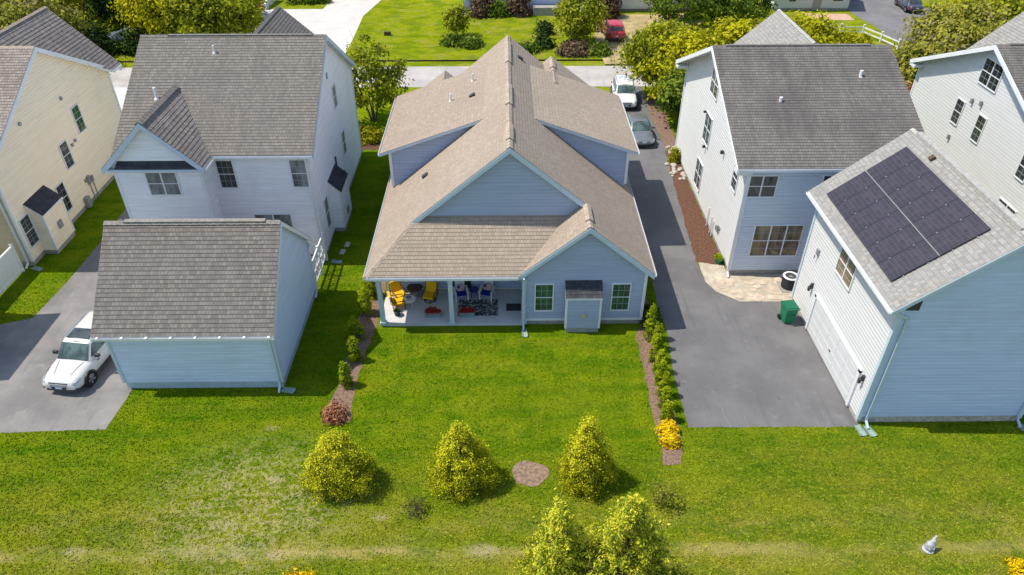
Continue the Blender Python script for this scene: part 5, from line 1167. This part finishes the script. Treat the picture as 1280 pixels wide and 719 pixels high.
# arborvitae by the right bed
ARB = [(7.25, 28.0, 2.3, .34), (7.5, 27.2, 1.7, .28), (7.28, 26.35, 1.75, .28), (7.33, 25.5, 1.5, .26), (7.25, 24.7, 1.6, .27), (7.27, 23.9, 1.5, .27), (7.18, 23.1, 1.4, .27), (7.14, 22.35, 1.3, .30)]
words = ['nearest the house', 'second from the house', 'third from the house', 'fourth from the house', 'fifth from the house', 'sixth from the house', 'seventh from the house', 'next to the yellow bushes']
for i, (x, y, hh, r_) in enumerate(ARB):
    tree('small upright arborvitae in the driveway-side bed, '+words[i], 'shrub', (x, y, 0), 'leaf_arb' if i else 'leaf_arb', r_, r_, hh, .02, COL_, 100, 34, .034, .04, .045, seed=50+i, group='arborvitae along the driveway-side bed', name='arborvitae')
tree('bright yellow bush, upper of two at the end of the right bed', 'shrub', (7.08, 21.72, 0), 'leaf_yellow', .36, .27, .5, .02, DOME, 80, 26, .06, .03, .08, seed=61, name='yellow_bush')
tree('bright yellow bush, lower of two at the end of the right bed', 'shrub', (7.02, 21.05, 0), 'leaf_yellow', .36, .28, .5, .02, DOME, 80, 26, .06, .03, .08, seed=62, name='yellow_bush')
tree('dark green shrub in the shade at the right rear house corner', 'shrub', (7.55, 29.3, 0), 'leaf_dark', .5, .8, .9, .02, DOME, 80, 24, .07, .03, .12, seed=63, name='shrub')
tree('pale leggy shrub at the right house wall above the driveway shadow', 'shrub', (7.75, 33.4, 0), 'leaf_olive', .45, .9, 1.5, .2, GLOBE, 46, 14, .08, .03, .14, seed=64, name='shrub')
# left bed
for i, (x, y, hh, r_, lab) in enumerate([(-7.52, 24.75, 1.45, .30, 'pointed arborvitae nearest the reddish bush in the left bed'), (-7.4, 26.5, 1.55, .30, 'pointed arborvitae second from the reddish bush in the left bed'),
        (-7.62, 28.2, 1.35, .46, 'wide rounded arborvitae in shade in the left bed'), (-7.45, 30.2, 1.7, .38, 'arborvitae beside the porch corner in the left bed'), (-7.35, 31.7, 1.7, .36, 'arborvitae farthest up the left bed beside the porch')]):
    tree(lab, 'shrub', (x, y, 0), 'leaf_arb', r_, r_, hh, .02, COL_, 110, 34, .036, .04, .05, seed=70+i, group='arborvitae along the left bed', name='arborvitae')
tree('low reddish bush at the lower end of the left bed', 'shrub', (-7.75, 22.75, 0), 'leaf_red', .50, .42, .5, .02, DOME, 60, 26, .06, .03, .12, seed=80, name='red_bush')
tree('small dark twiggy shrub on the lawn between the left conifers', 'shrub', (-3.55, 17.75, 0), 'leaf_brown', .45, .36, .5, .02, DOME, 30, 13, .04, .03, .13, seed=81, name='shrub')
tree('thin yellowing sapling on the lawn right of the conifers', 'sapling', (6.15, 17.95, 0), 'leaf_olive', .5, .45, 1.15, .15, GLOBE, 30, 14, .055, .025, .13, seed=82, name='sapling', limbs=4)
tree('yellow bush peeping over the bottom edge left of centre', 'shrub', (-7.45, 14.5, 0), 'leaf_yellow', .55, .45, .5, .02, DOME, 60, 24, .06, .03, .1, seed=83, name='yellow_bush')
tree('yellow bush at the bottom right corner', 'shrub', (18.6, 14.7, 0), 'leaf_yellow', .4, .5, .5, .02, DOME, 50, 24, .06, .03, .1, seed=84, name='yellow_bush')
# street side trees
tree('multi-stemmed green tree in front of the gap left of the centre house', 'tree', (-10.6, 55.3, 0), 'leaf_light', 2.7, 2.4, 7.1, 1.3, EGG, 170, 26, .15, .08, .26, seed=90, name='street_tree', stems=4)
tree('lime green low hedge under the multi-stemmed tree', 'hedge', (-10.6, 51.7, 0), 'leaf_lime', 1.5, 1.0, .9, .02, DOME, 90, 24, .1, .04, .16, seed=91, name='hedge')
tree('dark round shrub left under the multi-stemmed tree', 'shrub', (-11.6, 52.7, 0), 'leaf_green', .9, .8, 1.0, .02, DOME, 50, 24, .1, .04, .15, seed=92, name='shrub')
struct(sheet('planting_bed', [(-12.0, 50.0), (-9.0, 50.0), (-8.9, 51.4), (-12.0, 51.6)], .012, 'mulch'))
CAN = [(13.2, 60.0, 2.7, 6.2, 'leaf_light', 'leafy yellow-green tree overhanging the white SUV'), (14.8, 57.6, 3.1, 6.2, 'leaf_lime', 'broad yellow-green tree at the corner of the white house'),
       (19.0, 59.0, 3.1, 6.8, 'leaf_lime', 'broad lime tree behind the left half of the dark grey roof'), (25.2, 60.8, 3.6, 6.6, 'leaf_lime', 'lime tree right of the pale triangular roof'),
       (29.2, 62.2, 2.4, 4.6, 'leaf_lime', 'low lime tree beside the white railing across the street'), (13.9, 54.2, 1.5, 3.9, 'leaf_green', 'darker small tree by the driveway in front of the white house')]
for i, (x, y, r_, hh, m, lab) in enumerate(CAN):
    tree(lab, 'tree', (x, y, 0), m, r_, r_*.9, hh, 2.5 if i == 0 else 1.5, DOME if r_ > 2 else GLOBE, int(120*r_), 30, .17, .12, .36, seed=100+i, group='trees along the street in front of the white house', name='street_tree', limbs=4)
for i, (x, y, rx, hh, m, lab) in enumerate([(38.5, 60.5, 4.2, 7.4, 'leaf_olive', 'large olive-green tree between the side road and the far right house'), (34.6, 58.2, 2.6, 4.8, 'leaf_olive', 'smaller olive tree against the dark roof corner'),
        (44.5, 62.5, 4.4, 8.6, 'leaf_light', 'tall light green tree at the upper right corner'), (47.5, 74, 4.0, 5.4, 'leaf_lime', 'rounded lime tree beside the parked dark sedan'), (31.0, 55.2, 1.3, 2.6, 'leaf_red', 'small orange-tinted shrub in the gap between the two white houses')]):
    tree(lab, 'tree', (x, y, 0), m, rx, rx*.9, hh, .9, GLOBE if i != 3 else DOME, int(95*rx), 30, .18, .14, .42, seed=120+i, name='tree', limbs=4)
for i, (x, y, rx, hh, m, lab, c_) in enumerate([(7.5, 74.2, 2.3, 4.9, 'leaf_light', 'yellow-green tree in the garden across the street, left of the red car', 'tree'), (7.0, 71.3, 1.5, .8, 'leaf_purple', 'low purple-leaved bush under the yellow-green garden tree', 'shrub'),
        (9.0, 71.4, 1.2, .6, 'leaf_green', 'low spreading green bush right under the garden tree', 'shrub'), (-4.9, 76.4, 1.0, 2.9, 'leaf_light', 'thin young tree on the lawn across the street', 'tree'), (-3.4, 73.5, .9, .6, 'leaf_green', 'low green bush below the thin young tree', 'shrub'),
        (-5.3, 74.1, .7, .6, 'leaf_green', 'small loose bush left of the low green bush', 'shrub'), (-2.6, 84.2, 1.25, 2.2, 'leaf_purple', 'dark purple bush at the left of the blue far house', 'shrub'), (-.6, 84.2, 1.1, 1.5, 'leaf_green', 'round green bush at the foot of the blue far house', 'shrub'),
        (1.6, 84.3, 1.0, 2.2, 'leaf_purple', 'dark bush right of the round green bush', 'shrub'), (11.5, 83.6, 1.5, 2.6, 'leaf_purple', 'dark purple bush behind the red car', 'shrub'), (4.3, 77.4, .5, 1.1, 'leaf_dark', 'small dark shrub left of the garden tree', 'shrub'),
        (4.0, 73.2, .6, 1.0, 'leaf_dark', 'tiny dark shrub near the lawn edge across the street', 'shrub'), (2.2, 71.8, .9, .4, 'leaf_green', 'low green planting at the lawn edge behind the roof ridge', 'shrub'),
        (19.5, 79.5, 4.6, 6.2, 'leaf_green', 'big green tree at the top edge right of the far pale garage', 'tree'), (24.8, 78.5, 3.0, 4.6, 'leaf_green', 'green tree at the top edge above the lime trees', 'tree')]):
    tree(lab, c_, (x, y, .12), m, rx, rx*.85, hh, .9 if c_ == 'tree' else .02, GLOBE if c_ == 'tree' else DOME, int(80*rx)+14, 24, .16, .07, .30, seed=140+i, name='tree' if c_ == 'tree' else 'shrub', limbs=3 if c_ == 'tree' else 0)
# wood at the upper left
for i, (x, y, rx, hh, m, lab) in enumerate([(-43.5, 68, 3.8, 6.6, 'leaf_olive', 'brownish tree at the upper left corner'), (-40.0, 79.5, 3.8, 8.2, 'leaf_dark', 'dark evergreen left of the street wood, above the cream house roof'),
        (-36.0, 80.5, 3.6, 8.4, 'leaf_dark', 'dark evergreen right above the parked blue-grey car'), (-34.2, 73.4, 2.9, 6.2, 'leaf_lime', 'bright yellow-green tree above the left end of the grey-blue house roof'),
        (-30.8, 73.0, 2.8, 5.6, 'leaf_light', 'yellow-green tree above the grey-blue house roof beside the dark one'), (-27.6, 75.5, 2.9, 5.0, 'leaf_light', 'yellow-green tree nearest the pale driveway at the upper left'), (-33.0, 83, 3.8, 7.8, 'leaf_dark', 'dark tree behind the yellow-green trees at the top edge'),
        (-46.0, 80, 4.4, 7.8, 'leaf_lime', 'bright tree behind the corner tree at the far upper left'), (-40.5, 84.0, 4.6, 8.6, 'leaf_green', 'tall green tree at the top edge above the cream house')]):
    tree(lab, 'tree', (x, y, .1), m, rx, rx*.9, hh, .8, GLOBE, int(85*rx), 28, .19, .16, .42, seed=170+i, name='tree', limbs=4)
tree('dark bush in front of the blue-grey car at the upper left', 'shrub', (-40.6, 71.6, .1), 'leaf_dark', 2.2, 1.4, 2.6, .02, DOME, 150, 26, .15, .1, .36, seed=230, name='shrub')
tree('dark bush right of the blue-grey car, behind the gap between the left houses', 'shrub', (-36.1, 72.0, .1), 'leaf_dark', 1.7, 1.3, 2.4, .02, DOME, 120, 26, .15, .1, .34, seed=231, name='shrub')
tree('low olive bush at the left end of the street wood', 'shrub', (-43.5, 71.0, .1), 'leaf_olive', 1.8, 1.4, 3.0, .02, DOME, 120, 26, .15, .1, .34, seed=232, name='shrub')
for i, (x, y, lab) in enumerate([(-28.9, 93.0, 'clipped green shrub left of the brick steps'), (-24.2, 89.6, 'green shrub right of the brick steps'), (-22.3, 89.8, 'green shrub at the lawn strip near the far garage')]):
    tree(lab, 'shrub', (x, y, .12), 'leaf_green', 1.5, 1.0, 1.7, .02, DOME, 90, 24, .14, .05, .22, seed=190+i, name='shrub')

# pots and planters
def planter(x, y, lab):
    t = thing('planter_box', lab, 'planter', (x, y, PF), world_parts=False)
    b = MB(); r0 = [Vector((a, c, 0)) for a, c in ((-.38, -.14), (.38, -.14), (.38, .14), (-.38, .14))]; r1 = [Vector((a*1.1, c*1.15, .32)) for a, c in ((-.38, -.14), (.38, -.14), (.38, .14), (-.38, .14))]
    loft(b, [r0, r1]); bevel(b.build('box', 'planter_grey', t), .015); b = MB(); b.box(-.38, .38, -.13, .13, .31, .325); b.build('soil', 'mulch', t)
    leaf_cloud('flowers', 'flower_red', ((0, 0, .30), (.40, .17, .24)), DOME, 46, 16, .035, t, .05, int(x*10) % 97)
planter(-3.85, 29.75, 'grey planter of red flowers left of the middle porch post'); planter(-2.05, 29.75, 'grey planter of red flowers right of the middle porch post')
t = thing('flower_pot', 'dark round pot at the left front corner of the porch', 'pot', (-5.72, 29.85, PF), world_parts=False)
b = MB(); b.lathe((0, 0, 0), [(0, 0), (.13, 0), (.18, .28), (.20, .30), (.17, .31), (.15, .25), (0, .25)], 16); b.build('pot', 'black', t, smooth=True)
leaf_cloud('plant', 'leaf_dark', ((0, 0, .27), (.14, .14, .16)), DOME, 16, 12, .04, t, .04, 5)
t = thing('flower_pot', 'green pot with small flowers at the white house corner', 'pot', (12.45, 34.75, 0), world_parts=False)
b = MB(); b.lathe((0, 0, 0), [(0, 0), (.17, 0), (.24, .34), (.26, .36), (.22, .37), (.2, .3), (0, .3)], 16); b.build('pot', 'bin_green', t, smooth=True)
leaf_cloud('plant', 'leaf_arb', ((0, 0, .32), (.24, .24, .26)), DOME, 24, 14, .05, t, .06, 6)
tree('small bright yellow-green shrub at the foot of the white house wall', 'shrub', (12.35, 47.7, 0), 'leaf_lime', .36, .36, 1.25, .02, COL_, 50, 22, .07, .03, .09, seed=201, name='shrub')
# border stones of the mulch bed
sm = MB(); sm.lathe((0, 0, 0), [(0, -.1), (.13, -.08), (.18, .02), (.13, .10), (0, .13)], 7); sme = sm.mesh('stone', 'stone')
places = [(11.85+random.uniform(-.15, .8), 45.6+random.uniform(-.6, 2.6)) for _ in range(20)]+[(12.2+random.uniform(0, 1.0), 49.5+random.uniform(-.5, .8)) for _ in range(9)]+[(-28.2+i*.45-(i % 2)*.1, 80.5+i*.75) for i in range(-4, 8)]
wall_lab = 'pale rounded stone in the bed between the long driveway and the white house'
for i, (x, y) in enumerate(places):
    o = bpy.data.objects.new('stone', sme); left = x < 0
    o.location = (x, y, .05 if not left else .19); s = random.uniform(.55, 1.2); o.scale = (s*random.uniform(.8, 1.5), s, s*.8); o.rotation_euler = (0, 0, random.uniform(0, 6)); COL.objects.link(o)
    tag(o, 'pale rock edging the white path by the brick steps' if left else wall_lab, 'stone', 'rocks edging the pale path at the upper left' if left else 'stones in the bed by the long driveway')
# loose paving at the white house
t = thing('stepping_stones', 'irregular pale stepping stones in the sandy yard behind the white house', 'paving', (13.5, 32.5, .012), world_parts=True)
for i in range(46):
    x = random.uniform(11.9, 16.4); y = random.uniform(31.3, 33.3)
    if x < 12.6 and y < 31.9: continue
    n = random.choice((5, 6)); rr = random.uniform(.16, .34); a0 = random.random()*6; b = MB()
    b.prism([(x+rr*1.25*math.cos(a0+2*math.pi*k/n)*random.uniform(.85, 1.1), y+rr*math.sin(a0+2*math.pi*k/n)*random.uniform(.85, 1.1), .013) for k in range(n)], (0, 0, random.uniform(.010, .035))); b.build('stone', 'paver', t)

# ------------------------------------------------------------------ across the street
def far_house(name, lab, x0, x1, y0, y1, h, wallm, roofm, wins=(), doors=(), ridge='x', rise=2.4, extra=None):
    t = thing(name, lab, 'house', ((x0+x1)/2, (y0+y1)/2, .12)); w = MB(); e = dict(expo=.25)
    if ridge == 'x': ym = (y0+y1)/2; gx = [(y0, .4), (y1, .4), (y1, h), (ym, h+rise), (y0, h)]; wall_x(w, gx, x0, -1, **e); wall_x(w, gx, x1, 1, **e); g2 = [(x0, .4), (x1, .4), (x1, h), (x0, h)]; wall_y(w, g2, y0, **e); wall_y(w, g2, y1, face=1, **e)
    w.build('wall', wallm, t); f = MB(); f.box(x0+.02, x1-.02, y0+.02, y1-.02, 0, .4); f.build('foundation', 'foundation', t)
    r, fa = MB(), MB()
    roof_face(r, fa, [(x0-.4, y0-.4, h-.05), (x1+.4, y0-.4, h-.05), (x1+.4, ym, h+rise), (x0-.4, ym, h+rise)], expo=.25); roof_face(r, fa, [(x0-.4, y1+.4, h-.05), (x1+.4, y1+.4, h-.05), (x1+.4, ym, h+rise), (x0-.4, ym, h+rise)], expo=.25)
    r.build('roof', roofm, t); fa.build('fascia', 'trim_white', t)
    for (x, z, ww, hh) in wins: window(t, (x, y0-.02, z), ww, hh, 'S', 'pane_dark', cols=2, rows=2)
    for (x, ww, hh, m) in doors: b = MB(); b.box(x-ww/2, x+ww/2, y0-.05, y0-.01, .15, .15+hh); d = b.build('door', m, t); b = MB(); b.box(x-ww/2-.1, x+ww/2+.1, y0-.06, y0-.008, .15+hh, .27+hh); b.build('door_trim', 'trim_white', d)
    return t
far_house('house', 'blue sided house cut by the top edge above the centre roof', -4.6, 13.0, 85.4, 94, 2.9, 'siding_garage_blue', 'shingle_slate', [(2.5, 1.8, 1.2, 1.2), (8.0, 1.8, 1.6, 1.2)], [(-4.0+.9, .95, 2.1, 'brick_red')])
far_house('garage', 'pale blue-white long garage at the top edge above the red car', 13.05, 23.0, 85.6, 92, 2.8, 'siding_grey_blue', 'shingle_slate', [], [(18.6, 1.0, 2.1, 'metal_grey')])
far_house('house', 'pale house at the top edge above the dark grey roof', 31.0, 39.6, 85.6, 93.5, 2.9, 'siding_white', 'shingle_slate', [(33.0, 1.8, .8, 1.3), (38.2, 1.8, 1.2, 1.2)], [(35.9, 1.0, 2.1, 'metal_grey')])
far_house('garage', 'grey garage at the top edge with pale driveway before it', -22.5, -11.0, 91.8, 99, 2.9, 'siding_grey_blue', 'shingle_slate', [], [(-19.0, 3.0, 2.2, 'garage_door'), (-16.6, .5, 2.2, 'brick_red')])
# terrace block in front of the blue house
b = MB(); b.box(3.3, 6.6, 83.9, 85.3, .12, 1.0); o = b.build('porch_wall', 'foundation'); tag(o, 'low grey block wall of the blue far house, right of its bushes', 'wall')
b = MB(); b.box(-5.6, -4.2, 82.6, 84.2, .12, .5); tag(b.build('wooden_box', 'salmon_paver'), 'orange-brown box at the left corner of the blue far house', 'box')
# brick steps
t = thing('brick_steps', 'red brick steps with white side walls at the top edge beyond the pale path', 'steps', (-29.3, 88.5, .12))
for i in range(7): b = MB(); b.box(-29.9, -27.8, 86.6+i*.55, 87.15+i*.55, .12, .30+i*.17); b.build('step', 'brick_red' , t); b = MB(); b.box(-29.9, -27.8, 86.58+i*.55, 86.62+i*.55, .30+i*.17, .32+i*.17); b.build('nosing', 'stone', t)
for x in (-30.2, -27.5): b = MB(); b.prism([(x-.12, 86.5, .12), (x-.12, 90.6, .12), (x-.12, 90.6, 2.1), (x-.12, 86.5, .8)], (.24, 0, 0)); b.build('side_wall', 'trim_white', t)
# white picket railing by the side road
t = thing('fence', 'low white rail fence at the corner of the side road', 'fence', (36.5, 71.5, .12))
pts = [(33.2, 77.0), (35.4, 76.9), (37.7, 76.6), (38.6, 74.2), (39.3, 71.8)]
for a, c in zip(pts, pts[1:]):
    for z in (.45, .9): b = MB(); b.bar((a[0], a[1], z), (c[0], c[1], z), .05, .12); b.build('rail', 'vinyl', t)
for (x, y) in pts: b = MB(); b.box(x-.08, x+.08, y-.08, y+.08, .12, 1.15); b.prism([(x-.1, y-.1, 1.15), (x+.1, y-.1, 1.15), (x+.1, y+.1, 1.15), (x-.1, y+.1, 1.15)], (0, 0, .06)); b.build('post', 'vinyl', t)
tree('small bright green bush inside the white rail fence', 'shrub', (36.4, 74.2, .12), 'leaf_lime', .9, .7, .8, .02, DOME, 60, 22, .12, .03, .16, seed=210, name='shrub')
t = thing('mailbox', 'dark mailbox on a post at the end of the white rail fence', 'mailbox', (39.9, 70.9, .12)); b = MB(); b.box(39.84, 39.96, 70.84, 70.96, .1, 1.1); b.build('post', 'bark', t)
b = MB(); b.prism([(39.75, 70.7, 1.1), (40.05, 70.7, 1.1), (40.05, 70.7, 1.3), (39.9, 70.7, 1.38), (39.75, 70.7, 1.3)], (0, .5, 0)); b.build('box', 'dark_grey', t)
b = MB(); b.box(-12.6, -11.9, 76.9, 77.2, .13, .5); bevel(b.build('lawn_bench', 'wicker_brown'), .03); o = bpy.data.objects['lawn_bench']; tag(o, 'small dark box lying on the lawn near the pale driveway', 'box')
# kitchen yard: door mat stones left
for (x, y, lab) in ((-9.6, 36.9, 'upper pale stone slab on the shaded grass by the grey-blue house'), (-9.75, 36.1, 'lower pale stone slab on the shaded grass by the grey-blue house'), (-24.6, 39.7, 'pale slab on the strip of grass by the cream house')):
    b = MB(); b.prism([(-.16, -.24, 0), (.13, -.27, 0), (.18, .2, 0), (-.1, .27, 0)], (0, 0, .05)); o = b.build('stone_slab', 'stone'); o.location = (x, y, .01); tag(o, lab, 'stone')

# ------------------------------------------------------------------ turf blades on the nearer lawns
def inpoly(px, py, poly):
    c = np.zeros(len(px), bool); n = len(poly)
    for i in range(n):
        x0, y0 = poly[i]; x1, y1 = poly[(i+1) % n]
        if y0 == y1: continue
        k = ((y0 > py) != (y1 > py)) & (px < (x1-x0)*(py-y0)/(y1-y0)+x0); c ^= k
    return c
def turf_blades():
    r = np.random.default_rng(3); N = 400000
    y = 6+(38-6)*r.random(N)**1.1; half = 13+.83*y; x = (r.random(N)*2-1)*half
    keep = (r.random(N) < np.clip((y-6)/7, 0, 1)) & (r.random(N) < np.clip((38-y)/8, 0, 1)); jx = x+r.normal(size=N)*.035; jy = y+r.normal(size=N)*.035
    for poly in (DR, DL): keep &= ~inpoly(jx, jy, poly)
    for poly in ([(-6.6, 28.4), (7.05, 28.4), (7.05, 48), (-6.6, 48)], [(-17.8, 24.6), (-10.4, 24.6), (-10.4, 35.5), (-17.8, 35.5)], [(15.3, 22.1), (22.8, 22.1), (22.8, 48), (15.3, 48)],
                 [(6.58, 19.83), (7.34, 19.91), (7.62, 21.5), (7.72, 28.6), (7.0, 28.6), (6.62, 24.0)], [(-8.2, 22.4), (-7.0, 22.4), (-7.1, 25.4), (-6.75, 29.0), (-6.7, 34), (-7.55, 34), (-7.9, 29), (-7.9, 25.4)],
                 circ, [(11.2, 31), (22.7, 31), (22.7, 36), (11.2, 36)], [(-40, 24), (-27.6, 24), (-27.6, 50), (-40, 50)], [(-21, 34), (-10.5, 34), (-10.5, 50), (-21, 50)]):
        keep &= ~inpoly(x, y, poly)
    # thinner on the bare places
    bare = np.exp(-(((x+9.2)/4.0)**2+((y-18.2)/2.6)**2)); keep &= r.random(N) > .45*bare
    tr = np.exp(-((y-15.9)/.28)**2); keep &= r.random(N) > .6*tr
    x = x[keep]; y = y[keep]; n = len(x)
    a = r.random((n, 2))*2*np.pi; hgt = .018+.030*r.random(n); w = .020+.022*r.random(n)
    V = np.zeros((n, 2, 3, 3), np.float32)
    for k in range(2):
        dx, dy = np.cos(a[:, k]), np.sin(a[:, k]); ln = (r.random(n)-.3)*.09
        for j, (s, hh) in enumerate(((-1, 0), (1, 0), (0, 1))):
            V[:, k, j, 0] = x+dx*w*s-dy*ln*hh; V[:, k, j, 1] = y+dy*w*s+dx*ln*hh; V[:, k, j, 2] = .002+hh*hgt
    V = V.reshape(-1, 3); m = n*2
    me = bpy.data.meshes.new('grass'); me.vertices.add(len(V)); me.vertices.foreach_set('co', V.ravel()); me.loops.add(m*3)
    me.loops.foreach_set('vertex_index', np.arange(m*3, dtype=np.int32)); me.polygons.add(m); me.polygons.foreach_set('loop_start', np.arange(m, dtype=np.int32)*3)
    me.polygons.foreach_set('loop_total', np.full(m, 3, np.int32)); me.materials.append(MATS['turf_blade']); me.update()
    o = bpy.data.objects.new('grass', me); COL.objects.link(o); tag(o, 'short mown grass with dry and thin places', None, None, 'stuff')
turf_blades()
for o in bpy.data.objects:
    if '_w' in o: del o['_w']
